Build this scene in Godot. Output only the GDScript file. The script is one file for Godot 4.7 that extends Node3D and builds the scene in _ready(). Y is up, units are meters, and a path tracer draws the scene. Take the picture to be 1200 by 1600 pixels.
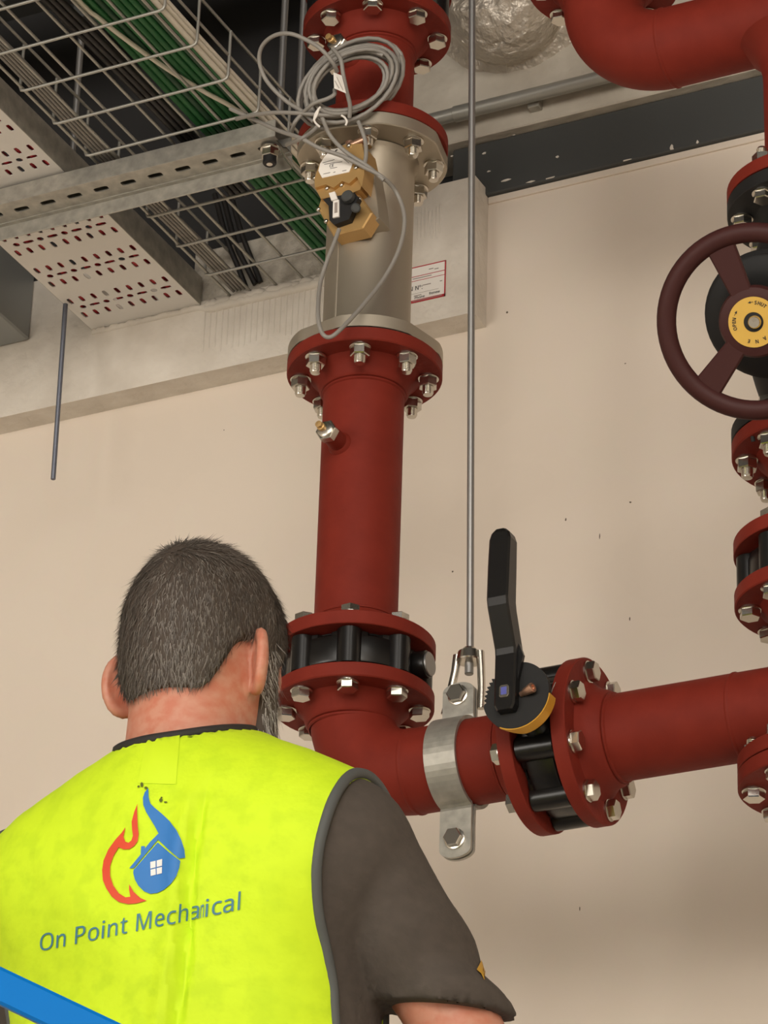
extends Node3D
# ---------------------------------------------------------------- camera numbers (photo is 1200 x 1600)
const FPX := 5575.4
const CAM := Vector3(2.016, 1.5143, 3.891)
const RIGHT := Vector3(0.89768486, 0.028732, -0.43970031)
const UP := Vector3(0.17979414, 0.88714131, 0.42503455)
const FWD := Vector3(-0.4022884, 0.46060262, -0.79120748)
const PR := 0.0572      # pipe outer radius, 100 mm steel tube
const FR := 0.110       # flange radius
const BC := 0.090       # bolt circle radius
const WALL_Z := -0.50
const CASE_Z := -0.45
var M := {}
var names := {}
var rng := RandomNumberGenerator.new()
var noise := FastNoiseLite.new()
var mesh_cache := {}

func ray(x: float, y: float) -> Vector3:
	return FWD + RIGHT * ((x - 600.0) / FPX) + UP * ((800.0 - y) / FPX)
func px(x: float, y: float, depth: float) -> Vector3:
	return CAM + ray(x, y) * depth
func pz(x: float, y: float, z: float) -> Vector3:
	var d := ray(x, y)
	return CAM + d * ((z - CAM.z) / d.z)
func py(x: float, y: float, h: float) -> Vector3:
	var d := ray(x, y)
	return CAM + d * ((h - CAM.y) / d.y)

# ---------------------------------------------------------------- mesh builder
class MB:
	var v := PackedVector3Array()
	var n := PackedVector3Array()
	var c := PackedColorArray()
	var col := Color.WHITE
	func tri(a: Vector3, b: Vector3, d: Vector3, na: Vector3, nb: Vector3, nd: Vector3) -> void:
		if (b - a).cross(d - a).dot(na + nb + nd) > 0.0:
			v.append_array([a, d, b]); n.append_array([na, nd, nb])
		else:
			v.append_array([a, b, d]); n.append_array([na, nb, nd])
		c.append_array([col, col, col])
	func ftri(a: Vector3, b: Vector3, d: Vector3, want: Vector3) -> void:
		var g := (b - a).cross(d - a)
		if g.length_squared() < 1e-20: return
		g = g.normalized()
		if g.dot(want) < 0.0: g = -g
		tri(a, b, d, g, g, g)
	func quad(a: Vector3, b: Vector3, d: Vector3, e: Vector3, na: Vector3, nb: Vector3, nd: Vector3, ne: Vector3) -> void:
		tri(a, b, d, na, nb, nd); tri(a, d, e, na, nd, ne)
	func fquad(a: Vector3, b: Vector3, d: Vector3, e: Vector3, want: Vector3) -> void:
		ftri(a, b, d, want); ftri(a, d, e, want)
	func box(t: Transform3D, s: Vector3, bev := 0.0) -> void:
		var h := s * 0.5
		var b: float = min(bev, min(h.x, min(h.y, h.z)) * 0.9)
		for ax in 3:
			var u := (ax + 1) % 3
			var w := (ax + 2) % 3
			for sg in [-1.0, 1.0]:
				var q := []
				for k in [[-1, -1], [1, -1], [1, 1], [-1, 1]]:
					var p := Vector3.ZERO
					p[ax] = sg * h[ax]; p[u] = k[0] * (h[u] - b); p[w] = k[1] * (h[w] - b)
					q.append(t * p)
				var nn := Vector3.ZERO
				nn[ax] = sg
				fquad(q[0], q[1], q[2], q[3], t.basis * nn)
			if b > 0.0:
				for s1 in [-1.0, 1.0]:
					for s2 in [-1.0, 1.0]:
						var q2 := []
						for k in [[-1, 0], [1, 0], [1, 1], [-1, 1]]:
							var p := Vector3.ZERO
							p[ax] = k[0] * (h[ax] - b)
							p[u] = s1 * (h[u] - (b if k[1] == 1 else 0.0))
							p[w] = s2 * (h[w] - (b if k[1] == 0 else 0.0))
							q2.append(t * p)
						var nn := Vector3.ZERO
						nn[u] = s1; nn[w] = s2
						fquad(q2[0], q2[1], q2[2], q2[3], t.basis * nn)
		if b > 0.0:
			for sx in [-1.0, 1.0]:
				for sy in [-1.0, 1.0]:
					for sz in [-1.0, 1.0]:
						var o := Vector3(sx, sy, sz)
						ftri(t * (o * (h - Vector3(0, b, b))), t * (o * (h - Vector3(b, 0, b))), t * (o * (h - Vector3(b, b, 0))), t.basis * o)
	# profile: Vector2(radius, y); axis is local y
	func lathe(t: Transform3D, prof: Array, seg := 40, sharp := 35.0) -> void:
		var m := prof.size()
		var sn := []
		for i in m - 1:
			var d: Vector2 = prof[i + 1] - prof[i]
			sn.append(Vector2(d.y, -d.x).normalized())
		for i in m - 1:
			var n0: Vector2 = sn[i]
			var n1: Vector2 = sn[i]
			if i > 0 and absf(rad_to_deg(sn[i].angle_to(sn[i - 1]))) < sharp: n0 = (sn[i] + sn[i - 1]).normalized()
			if i < m - 2 and absf(rad_to_deg(sn[i].angle_to(sn[i + 1]))) < sharp: n1 = (sn[i] + sn[i + 1]).normalized()
			var a: Vector2 = prof[i]
			var b: Vector2 = prof[i + 1]
			if a.distance_to(b) < 1e-7: continue
			for k in seg:
				var t0 := TAU * k / seg
				var t1 := TAU * (k + 1) / seg
				var e0 := Vector3(cos(t0), 0, sin(t0))
				var e1 := Vector3(cos(t1), 0, sin(t1))
				var Y := Vector3.UP
				var p0 := t * (e0 * a.x + Y * a.y)
				var p1 := t * (e1 * a.x + Y * a.y)
				var p2 := t * (e1 * b.x + Y * b.y)
				var p3 := t * (e0 * b.x + Y * b.y)
				var m0 := (t.basis * (e0 * n0.x + Y * n0.y)).normalized()
				var m1 := (t.basis * (e1 * n0.x + Y * n0.y)).normalized()
				var m2 := (t.basis * (e1 * n1.x + Y * n1.y)).normalized()
				var m3 := (t.basis * (e0 * n1.x + Y * n1.y)).normalized()
				if a.x < 1e-6: tri(p0, p2, p3, m0, m2, m3)
				elif b.x < 1e-6: tri(p0, p1, p2, m0, m1, m2)
				else: quad(p0, p1, p2, p3, m0, m1, m2, m3)
	func cyl(a: Vector3, b: Vector3, r: float, seg := 20, bev := 0.0) -> void:
		var L := a.distance_to(b)
		lathe(MB.along(a, b - a), [Vector2(0, 0), Vector2(r - bev, 0), Vector2(r, bev), Vector2(r, L - bev), Vector2(r - bev, L), Vector2(0, L)], seg)
	static func along(o: Vector3, d: Vector3) -> Transform3D:
		var y := d.normalized()
		var x := Vector3.UP.cross(y)
		if x.length() < 1e-3: x = Vector3(1, 0, 0)
		x = (x - y * x.dot(y)).normalized()
		return Transform3D(Basis(x, y, x.cross(y)), o)
	func tube(pts: Array, r, sides := 10, caps := true, closed := false) -> void:
		var m := pts.size()
		var rings := []
		var nrms := []
		var prev := Vector3.ZERO
		for i in m:
			var d: Vector3
			if closed: d = pts[(i + 1) % m] - pts[(i + m - 1) % m]
			else: d = pts[min(i + 1, m - 1)] - pts[max(i - 1, 0)]
			d = d.normalized()
			if prev == Vector3.ZERO:
				prev = Vector3.UP.cross(d)
				if prev.length() < 0.05: prev = Vector3.RIGHT.cross(d)
			prev = (prev - d * prev.dot(d)).normalized()
			var w := d.cross(prev)
			var rad: float = r[i] if r is Array else r
			var ring := []
			var nr := []
			for k in sides:
				var a := TAU * k / sides
				var e := prev * cos(a) + w * sin(a)
				ring.append(pts[i] + e * rad); nr.append(e)
			rings.append(ring); nrms.append(nr)
		for i in (m if closed else m - 1):
			var j := (i + 1) % m
			for k in sides:
				var l := (k + 1) % sides
				quad(rings[i][k], rings[i][l], rings[j][l], rings[j][k], nrms[i][k], nrms[i][l], nrms[j][l], nrms[j][k])
		if caps and not closed:
			for e in [0, m - 1]:
				var w2: Vector3 = pts[0] - pts[1] if e == 0 else pts[m - 1] - pts[m - 2]
				for k in sides: ftri(pts[e], rings[e][k], rings[e][(k + 1) % sides], w2)
	# extruded polygon: xy plane of t, from z = 0 to depth, chamfer on the +z rim
	func prism(t: Transform3D, poly: PackedVector2Array, depth: float, bev := 0.0, smooth := false) -> void:
		if Geometry2D.is_polygon_clockwise(poly): poly.reverse()
		var top := poly
		if bev > 0.0:
			var off := Geometry2D.offset_polygon(poly, -bev)
			if off.size() == 1 and off[0].size() == poly.size():
				var best := 0
				var bd := 1e9
				for i in off[0].size():
					if off[0][i].distance_to(poly[0]) < bd:
						bd = off[0][i].distance_to(poly[0]); best = i
				top = PackedVector2Array()
				for i in off[0].size(): top.append(off[0][(i + best) % off[0].size()])
		var m := poly.size()
		var ix := Geometry2D.triangulate_polygon(top)
		for i in range(0, ix.size(), 3):
			ftri(t * Vector3(top[ix[i]].x, top[ix[i]].y, depth), t * Vector3(top[ix[i + 1]].x, top[ix[i + 1]].y, depth), t * Vector3(top[ix[i + 2]].x, top[ix[i + 2]].y, depth), t.basis.z)
		ix = Geometry2D.triangulate_polygon(poly)
		for i in range(0, ix.size(), 3):
			ftri(t * Vector3(poly[ix[i]].x, poly[ix[i]].y, 0), t * Vector3(poly[ix[i + 1]].x, poly[ix[i + 1]].y, 0), t * Vector3(poly[ix[i + 2]].x, poly[ix[i + 2]].y, 0), -t.basis.z)
		for i in m:
			var j := (i + 1) % m
			var e := poly[j] - poly[i]
			var nn := t.basis * Vector3(e.y, -e.x, 0).normalized()
			var na := nn
			var nb := nn
			if smooth:
				var ep := poly[i] - poly[(i + m - 1) % m]
				var en := poly[(j + 1) % m] - poly[j]
				var n0 := t.basis * Vector3(ep.y, -ep.x, 0).normalized()
				var n2 := t.basis * Vector3(en.y, -en.x, 0).normalized()
				if n0.dot(nn) > 0.8: na = (n0 + nn).normalized()
				if n2.dot(nn) > 0.8: nb = (n2 + nn).normalized()
			quad(t * Vector3(poly[i].x, poly[i].y, 0), t * Vector3(poly[j].x, poly[j].y, 0), t * Vector3(poly[j].x, poly[j].y, depth - bev), t * Vector3(poly[i].x, poly[i].y, depth - bev), na, nb, nb, na)
			if bev > 0.0 and top.size() == m:
				var nz := (nn + t.basis.z).normalized()
				fquad(t * Vector3(poly[i].x, poly[i].y, depth - bev), t * Vector3(poly[j].x, poly[j].y, depth - bev), t * Vector3(top[j].x, top[j].y, depth), t * Vector3(top[i].x, top[i].y, depth), nz)
	func mesh() -> ArrayMesh:
		var a := []
		a.resize(Mesh.ARRAY_MAX)
		a[Mesh.ARRAY_VERTEX] = v
		a[Mesh.ARRAY_NORMAL] = n
		a[Mesh.ARRAY_COLOR] = c
		var am := ArrayMesh.new()
		am.add_surface_from_arrays(Mesh.PRIMITIVE_TRIANGLES, a)
		return am

# ---------------------------------------------------------------- scene helpers
func numbered(called: String) -> String:
	var k: int = names.get(called, 0)
	names[called] = k + 1
	return called if k == 0 else "%s_%03d" % [called, k]
func meta(o: Node, label: String, category: String, group := "", kind := "") -> void:
	if label: o.set_meta("label", label)
	if category: o.set_meta("category", category)
	if group: o.set_meta("group", group)
	if kind: o.set_meta("kind", kind)
func thing(called: String, at: Vector3, label: String, category: String, group := "") -> Node3D:
	var o := Node3D.new()
	o.name = numbered(called)
	add_child(o)
	o.position = at
	meta(o, label, category, group)
	return o
# b holds world coordinates; the part is shifted so that it sits under its thing
func part(called: String, b, mat: Material, parent: Node, label := "") -> MeshInstance3D:
	var mi := MeshInstance3D.new()
	mi.name = called if parent != self else numbered(called)
	var off := Vector3.ZERO
	if parent != self:
		var q: Node = parent
		while q != self:
			off += (q as Node3D).position
			q = q.get_parent()
	if b is MB:
		if off != Vector3.ZERO:
			var vv: PackedVector3Array = b.v
			for i in vv.size(): vv[i] -= off
			b.v = vv
		mi.mesh = b.mesh()
	else:
		mi.mesh = b
	mi.material_override = mat
	mi.cast_shadow = GeometryInstance3D.SHADOW_CASTING_SETTING_ON
	parent.add_child(mi, true)
	if label: mi.set_meta("label", label)
	return mi
func inst(called: String, m: Mesh, mat: Material, parent: Node, t: Transform3D) -> MeshInstance3D:
	var mi := part(called, m, mat, parent)
	var off := Vector3.ZERO
	var q: Node = parent
	while q != self:
		off += (q as Node3D).position
		q = q.get_parent()
	mi.transform = Transform3D(t.basis, t.origin - off)
	return mi
func struct(called: String, b, mat: Material, label: String) -> MeshInstance3D:
	var o := part(called, b, mat, self)
	meta(o, label, "", "", "structure")
	return o
func T(o: Vector3, yaw := 0.0) -> Transform3D:
	return Transform3D(Basis(Vector3.UP, yaw), o)
func axis_t(o: Vector3, d: Vector3) -> Transform3D:
	return MB.along(o, d)
func spline(p: Array, per := 8) -> Array:
	var out := []
	for i in p.size() - 1:
		var a: Vector3 = p[max(i - 1, 0)]
		var b: Vector3 = p[i]
		var c: Vector3 = p[i + 1]
		var d: Vector3 = p[min(i + 2, p.size() - 1)]
		for k in per: out.append(b.cubic_interpolate(c, a, d, float(k) / per))
	out.append(p[-1])
	return out

# ---------------------------------------------------------------- materials
func mat(key: String, rgb: Array, rough: float, metal := 0.0, spec := 0.5) -> StandardMaterial3D:
	var m := StandardMaterial3D.new()
	m.resource_name = key
	m.albedo_color = Color8(rgb[0], rgb[1], rgb[2])
	m.roughness = rough
	m.metallic = metal
	m.metallic_specular = spec
	M[key] = m
	return m
func ntex(freq: float, c0: Color, c1: Color, sd: int, lo := 0.0, hi := 1.0, oct := 4, size := 512) -> NoiseTexture2D:
	var t := NoiseTexture2D.new()
	t.width = size; t.height = size
	t.seamless = true
	var f := FastNoiseLite.new()
	f.seed = sd
	f.frequency = freq
	f.fractal_octaves = oct
	t.noise = f
	var g := Gradient.new()
	g.set_color(0, c0); g.set_color(1, c1)
	g.set_offset(0, lo); g.set_offset(1, hi)
	t.color_ramp = g
	return t
func tri_tex(m: StandardMaterial3D, t: Texture2D, scale: float) -> void:
	m.albedo_texture = t
	m.uv1_triplanar = true
	m.uv1_world_triplanar = true
	m.uv1_scale = Vector3.ONE * scale
func bump(m: StandardMaterial3D, freq: float, scale: float, cm: float, sd: int) -> void:
	m.heightmap_enabled = true
	m.heightmap_texture = ntex(freq, Color.BLACK, Color.WHITE, sd)
	m.heightmap_scale = cm
	m.uv1_triplanar = true
	m.uv1_world_triplanar = true
	m.uv1_scale = Vector3.ONE * scale
func make_materials() -> void:
	var g := func(a: float) -> Color: return Color(a, a, a)
	var m := mat("red_paint", [128, 44, 32], 0.62, 0.0, 0.28)
	tri_tex(m, ntex(0.012, Color(0.9, 0.88, 0.88), Color(1, 1, 1), 3), 3.0)
	bump(m, 0.05, 3.0, 0.03, 4)
	mat("maroon_paint", [66, 34, 32], 0.55, 0.0, 0.35)
	mat("scuff", [98, 84, 70], 0.85)
	mat("gasket", [22, 18, 17], 0.8)
	m = mat("black_paint", [20, 18, 17], 0.3)
	mat("black_matt", [18, 17, 17], 0.65)
	m = mat("zinc", [205, 200, 190], 0.24, 1.0)
	m = mat("stainless", [176, 166, 150], 0.5, 0.8)
	m = mat("galvanised", [190, 186, 176], 0.45, 0.6)
	tri_tex(m, ntex(0.02, Color(0.82, 0.82, 0.82), Color(1, 1, 1), 6), 4.0)
	mat("galv_wire", [170, 168, 160], 0.4, 0.55)
	mat("rod_steel", [150, 148, 146], 0.4, 0.8)
	mat("rod_blue", [118, 122, 134], 0.45, 0.7)
	mat("brass", [198, 160, 104], 0.42, 0.6)
	mat("copper", [216, 172, 146], 0.3, 0.85)
	mat("white_label", [236, 230, 222], 0.6)
	mat("ink", [40, 36, 36], 0.7)
	mat("red_ink", [176, 32, 44], 0.6)
	mat("grey_ink", [150, 138, 130], 0.7)
	mat("yellow_plate", [216, 174, 78], 0.5)
	mat("gold_band", [222, 166, 58], 0.4, 0.3)
	mat("cable_green", [40, 108, 58], 0.5)
	mat("cable_dark_green", [30, 72, 44], 0.5)
	mat("cable_white", [222, 214, 196], 0.5)
	mat("cable_black", [30, 27, 25], 0.5)
	mat("cable_grey", [142, 137, 130], 0.5)
	mat("cable_red", [178, 34, 44], 0.45)
	mat("blue_pin", [88, 92, 168], 0.4)
	mat("tray_white", [224, 220, 214], 0.45, 0.0)
	m = mat("wall_paint", [224, 211, 196], 0.62)
	tri_tex(m, ntex(0.006, Color(0.985, 0.98, 0.975), Color(1, 1, 1), 11), 0.7)
	bump(m, 0.03, 0.7, 0.05, 12)
	m = mat("casing_board", [226, 218, 206], 0.75)
	tri_tex(m, ntex(0.01, Color(0.92, 0.91, 0.9), Color(1, 1, 1), 15), 2.0)
	bump(m, 0.04, 2.0, 0.15, 16)
	m = mat("grey_render", [198, 190, 176], 0.85)
	tri_tex(m, ntex(0.015, Color(0.84, 0.83, 0.82), Color(1, 1, 1), 19, 0.2, 0.7), 3.0)
	bump(m, 0.05, 3.0, 0.2, 20)
	m = mat("upper_board", [206, 198, 184], 0.6)
	tri_tex(m, ntex(0.008, Color(0.88, 0.87, 0.86), Color(1, 1, 1), 22), 2.0)
	bump(m, 0.02, 2.0, 0.25, 23)
	m = mat("foil", [200, 190, 176], 0.42, 0.45)
	bump(m, 0.02, 4.0, 0.7, 27)
	mat("steel_dark", [66, 67, 66], 0.55)
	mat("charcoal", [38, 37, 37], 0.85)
	mat("duct_grey", [148, 150, 148], 0.5, 0.3)
	m = mat("concrete", [212, 207, 198], 0.8)
	tri_tex(m, ntex(0.01, Color(0.85, 0.85, 0.85), Color(1, 1, 1), 31), 0.5)
	mat("room_wall", [214, 204, 190], 0.8)
	m = mat("skin", [206, 146, 122], 0.5)
	tri_tex(m, ntex(0.02, Color(0.97, 0.84, 0.8), Color(1, 1, 1), 35, 0.25, 0.7), 5.0)
	m.subsurf_scatter_enabled = true
	m.subsurf_scatter_strength = 0.06
	m = mat("hair_base", [72, 61, 52], 0.75)
	m = mat("hair_strand", [255, 255, 255], 0.6)
	m.vertex_color_use_as_albedo = true
	m = mat("vest", [216, 248, 30], 0.75)
	tri_tex(m, ntex(0.012, Color(0.945, 0.96, 0.88), Color(1, 1, 1), 41, 0.22, 0.55), 4.0)
	bump(m, 0.02, 4.0, 0.12, 42)
	mat("vest_tape", [218, 250, 40], 0.55)
	mat("vest_trim", [86, 88, 86], 0.7)
	mat("collar_trim", [44, 40, 38], 0.75)
	m = mat("shirt", [86, 77, 69], 0.9)
	tri_tex(m, ntex(0.02, Color(0.86, 0.86, 0.86), Color(1, 1, 1), 45), 5.0)
	bump(m, 0.03, 5.0, 0.1, 46)
	mat("trousers", [44, 46, 54], 0.9)
	mat("boot", [40, 32, 27], 0.7)
	mat("print_blue", [54, 126, 200], 0.6)
	mat("print_orange", [226, 78, 44], 0.6)
	mat("print_white", [240, 240, 236], 0.6)
	mat("print_text", [74, 132, 150], 0.6)
	mat("smudge", [92, 104, 30], 0.8)
	mat("badge_gold", [206, 158, 44], 0.6)
	mat("rail_blue", [4, 118, 202], 0.5, 0.0, 0.3)
	m = mat("lamp_glow", [255, 250, 240], 0.6)
	m.emission_enabled = true
	m.emission = Color8(255, 249, 240)
	m.emission_energy_multiplier = 2.0
	mat("lamp_body", [210, 210, 208], 0.5)

# ---------------------------------------------------------------- pipe pieces
func hex_poly(af: float) -> PackedVector2Array:
	var p := PackedVector2Array()
	for k in 6: p.append(Vector2.from_angle(TAU * k / 6.0) * af / sqrt(3.0))
	return p
func bolt_head_mesh() -> Mesh:   # axis +y, sits on y = 0
	if not mesh_cache.has("head"):
		var b := MB.new()
		b.lathe(Transform3D.IDENTITY, [Vector2(0, 0), Vector2(0.0152, 0), Vector2(0.0152, 0.0026), Vector2(0.0146, 0.003), Vector2(0, 0.003)], 22)
		var t := Transform3D(Basis(Vector3.RIGHT, -PI / 2), Vector3(0, 0.003, 0))
		b.prism(t, hex_poly(0.024), 0.0105, 0.0012)
		mesh_cache["head"] = b.mesh()
	return mesh_cache["head"]
func nut_mesh() -> Mesh:
	if not mesh_cache.has("nut"):
		var b := MB.new()
		b.lathe(Transform3D.IDENTITY, [Vector2(0, 0), Vector2(0.0152, 0), Vector2(0.0152, 0.0026), Vector2(0.0146, 0.003), Vector2(0, 0.003)], 22)
		var t := Transform3D(Basis(Vector3.RIGHT, -PI / 2), Vector3(0, 0.003, 0))
		b.prism(t, hex_poly(0.024), 0.0135, 0.0012)
		var p := [Vector2(0.008, 0.0165)]
		for k in 5:
			p.append(Vector2(0.0081, 0.0168 + k * 0.002)); p.append(Vector2(0.0073, 0.0178 + k * 0.002))
		p.append(Vector2(0.0066, 0.0278)); p.append(Vector2(0, 0.0285))
		b.lathe(Transform3D.IDENTITY, p, 14)
		mesh_cache["nut"] = b.mesh()
	return mesh_cache["nut"]
# flange whose flat joint face is at `face`, neck grows along `dir`; bolts on the neck side
func flange(parent: Node3D, face: Vector3, dir: Vector3, bolt := "", called := "flange", material := "red_paint", phase := 22.5, skip := []) -> MeshInstance3D:
	var t := axis_t(face, dir)
	var b := MB.new()
	b.lathe(t, [Vector2(0.05, 0), Vector2(0.078, 0), Vector2(0.078, -0.0012), Vector2(0.079, 0), Vector2(FR - 0.001, 0), Vector2(FR, 0.001), Vector2(FR, 0.0185), Vector2(FR - 0.0015, 0.020), Vector2(0.079, 0.020), Vector2(0.0765, 0.0225), Vector2(0.0735, 0.0255), Vector2(0.0665, 0.033), Vector2(0.0635, 0.044), Vector2(0.0605, 0.0475), Vector2(PR + 0.0002, 0.0485), Vector2(PR + 0.0022, 0.0495), Vector2(PR + 0.0022, 0.052), Vector2(PR, 0.0535)], 64, 28.0)
	var f := part(called, b, M[material], parent)
	if bolt: ring_bolts(f, t, 0.020, bolt, phase, skip)
	return f
func ring_bolts(f: Node3D, t: Transform3D, h: float, bolt: String, phase: float, skip := []) -> void:
	for k in 8:
		if k in skip: continue
		var a := deg_to_rad(phase + 45.0 * k)
		var y := t.basis.y
		# angle measured in the plane of the flange from world-aligned axes
		var e1 := Vector3(1, 0, 0) if absf(y.x) < 0.5 else Vector3(0, 0, 1)
		e1 = (e1 - y * e1.dot(y)).normalized()
		var e2 := y.cross(e1)
		var o := t.origin + (e1 * cos(a) + e2 * sin(a)) * BC + y * h
		var bt := axis_t(o, y) * Transform3D(Basis(Vector3.UP, rng.randf() * TAU), Vector3.ZERO)
		inst("bolt", nut_mesh() if bolt == "nut" else bolt_head_mesh(), M.zinc, f, bt)
func pipe(parent: Node3D, a: Vector3, b: Vector3, called := "pipe", material := "red_paint", r := PR) -> MeshInstance3D:
	var mb := MB.new()
	var L := a.distance_to(b)
	mb.lathe(axis_t(a, b - a), [Vector2(r, 0), Vector2(r, L)], 64)
	return part(called, mb, M[material], parent)
func elbow(parent: Node3D, corner: Vector3, d0: Vector3, d1: Vector3, R: float) -> void:
	# arc tangent to d0 (coming in) and d1 (going out) about the corner
	var pts := []
	var c := corner - d0 * R + d1 * R
	for k in 25:
		var a := PI / 2 * k / 24.0
		pts.append(c - d1 * R * cos(a) + d0 * R * sin(a))
	var mb := MB.new()
	mb.tube(pts, PR, 64, false)
	part("elbow", mb, M.red_paint, parent)
	for e in [0, 24]:
		var w := MB.new()
		var dir: Vector3 = d0 if e == 0 else d1
		w.lathe(axis_t(pts[e] - dir * 0.003, dir), [Vector2(PR, 0), Vector2(PR + 0.0014, 0.002), Vector2(PR + 0.0014, 0.004), Vector2(PR, 0.006)], 48, 60)
		part("weld_bead", w, M.red_paint, parent)
func lug_valve(called: String, centre: Vector3, dir: Vector3, label: String, skip_stem := Vector3.ZERO) -> Node3D:
	var v := thing(called, centre, label, "valve")
	var t := axis_t(centre - dir * 0.026, dir)
	var b := MB.new()
	b.lathe(t, [Vector2(0.05, 0), Vector2(0.080, 0), Vector2(0.084, 0.003), Vector2(0.0925, 0.007), Vector2(0.0935, 0.010), Vector2(0.0935, 0.042), Vector2(0.0925, 0.045), Vector2(0.084, 0.049), Vector2(0.080, 0.052), Vector2(0.05, 0.052)], 64)
	part("body", b, M.black_paint, v)
	var y := dir
	var e1 := Vector3(1, 0, 0) if absf(y.x) < 0.5 else Vector3(0, 0, 1)
	var e2 := y.cross(e1)
	for k in 8:
		var a := deg_to_rad(22.5 + 45.0 * k)
		var e := e1 * cos(a) + e2 * sin(a)
		var l := MB.new()
		var w := y.cross(e)
		var poly := PackedVector2Array()
		for q in 13:
			var g := -PI / 2 + PI * q / 12.0
			poly.append(Vector2(0.090 + 0.0165 * cos(g), 0.0165 * sin(g)))
		poly.append(Vector2(0.086, 0.024)); poly.append(Vector2(0.078, 0.026)); poly.append(Vector2(0.078, -0.026)); poly.append(Vector2(0.086, -0.024))
		l.prism(Transform3D(Basis(e, w, y), centre - y * 0.0255), poly, 0.051, 0.0, true)
		part("lug", l, M.black_paint, v)
	for s in [-1.0, 1.0]:
		var gk := MB.new()
		gk.lathe(axis_t(centre + dir * 0.026 * s, dir * s), [Vector2(0.05, 0), Vector2(0.081, 0), Vector2(0.081, 0.002), Vector2(0.05, 0.002)], 48)
		part("gasket", gk, M.gasket, v)
	return v
func test_plug(at: Vector3, dir: Vector3, r: float, label: String) -> void:
	# welded socket plus plated hex plug with a small brass nipple
	var n := thing("test_point", at + dir * r, label, "test point")
	var b := MB.new()
	b.lathe(axis_t(at + dir * (r - 0.004), dir), [Vector2(0.0185, 0), Vector2(0.0165, 0.006), Vector2(0.0135, 0.009), Vector2(0.0135, 0.034), Vector2(0.0125, 0.035), Vector2(0, 0.035)], 28)
	part("socket", b, M.red_paint, n)
	b = MB.new()
	var t := axis_t(at + dir * (r + 0.031), dir)
	var p := PackedVector2Array(hex_poly(0.027))
	b.prism(Transform3D(Basis(t.basis.x, t.basis.z * -1.0, t.basis.y), t.origin), p, 0.012, 0.0012)
	b.lathe(axis_t(at + dir * (r + 0.043), dir), [Vector2(0.0115, 0), Vector2(0.0115, 0.002), Vector2(0.010, 0.003), Vector2(0.0, 0.003)], 24)
	part("hex_plug", b, M.zinc, n)
	b = MB.new()
	b.lathe(axis_t(at + dir * (r + 0.046) + Vector3(-0.004, 0.003, 0), dir), [Vector2(0.0058, 0), Vector2(0.0058, 0.004), Vector2(0.004, 0.005), Vector2(0.004, 0.008), Vector2(0.0048, 0.008), Vector2(0.0048, 0.0105), Vector2(0, 0.011)], 16)
	part("nipple", b, M.brass, n)

# ---------------------------------------------------------------- sheet with real holes
# cells: [cx, cy, hx, hy, kind, a, b, ang]  (kind 0 none, 1 stadium with half length a, radius b); xy plane of t, thickness down -z
func hole_radius(th: float, a: float, b: float, ang: float) -> float:
	var d := Vector2.from_angle(th - ang)
	var lo := 0.0
	var hi := a + b
	for i in 18:
		var m := (lo + hi) * 0.5
		var p := d * m
		var q := Vector2(clampf(p.x, -a, a), 0)
		if p.distance_to(q) < b: lo = m
		else: hi = m
	return lo
func sheet(mb: MB, t: Transform3D, cells: Array, th: float) -> void:
	for c in cells:
		var ctr := Vector2(c[0], c[1])
		var hx: float = c[2]
		var hy: float = c[3]
		if c[4] == 0:
			for s in [0.0, -th]:
				mb.fquad(t * Vector3(ctr.x - hx, ctr.y - hy, s), t * Vector3(ctr.x + hx, ctr.y - hy, s), t * Vector3(ctr.x + hx, ctr.y + hy, s), t * Vector3(ctr.x - hx, ctr.y + hy, s), t.basis.z * (1.0 if s == 0.0 else -1.0))
			continue
		var ca := atan2(hy, hx)
		var angs := [ca, PI - ca, PI + ca, TAU - ca]
		for k in 12: angs.append(TAU * (k + 0.5) / 12.0)
		angs.sort()
		var outer := []
		var inner := []
		for a in angs:
			var d := Vector2.from_angle(a)
			var k: float = min(hx / max(absf(d.x), 1e-6), hy / max(absf(d.y), 1e-6))
			outer.append(ctr + d * k)
			inner.append(ctr + d * hole_radius(a, c[5], c[6], c[7]))
		for i in angs.size():
			var j := (i + 1) % angs.size()
			for s in [0.0, -th]:
				mb.fquad(t * Vector3(outer[i].x, outer[i].y, s), t * Vector3(outer[j].x, outer[j].y, s), t * Vector3(inner[j].x, inner[j].y, s), t * Vector3(inner[i].x, inner[i].y, s), t.basis.z * (1.0 if s == 0.0 else -1.0))
			var mid: Vector2 = ctr - (inner[i] + inner[j]) * 0.5
			mb.fquad(t * Vector3(inner[i].x, inner[i].y, 0), t * Vector3(inner[j].x, inner[j].y, 0), t * Vector3(inner[j].x, inner[j].y, -th), t * Vector3(inner[i].x, inner[i].y, -th), t.basis * Vector3(mid.x, mid.y, 0))
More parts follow.
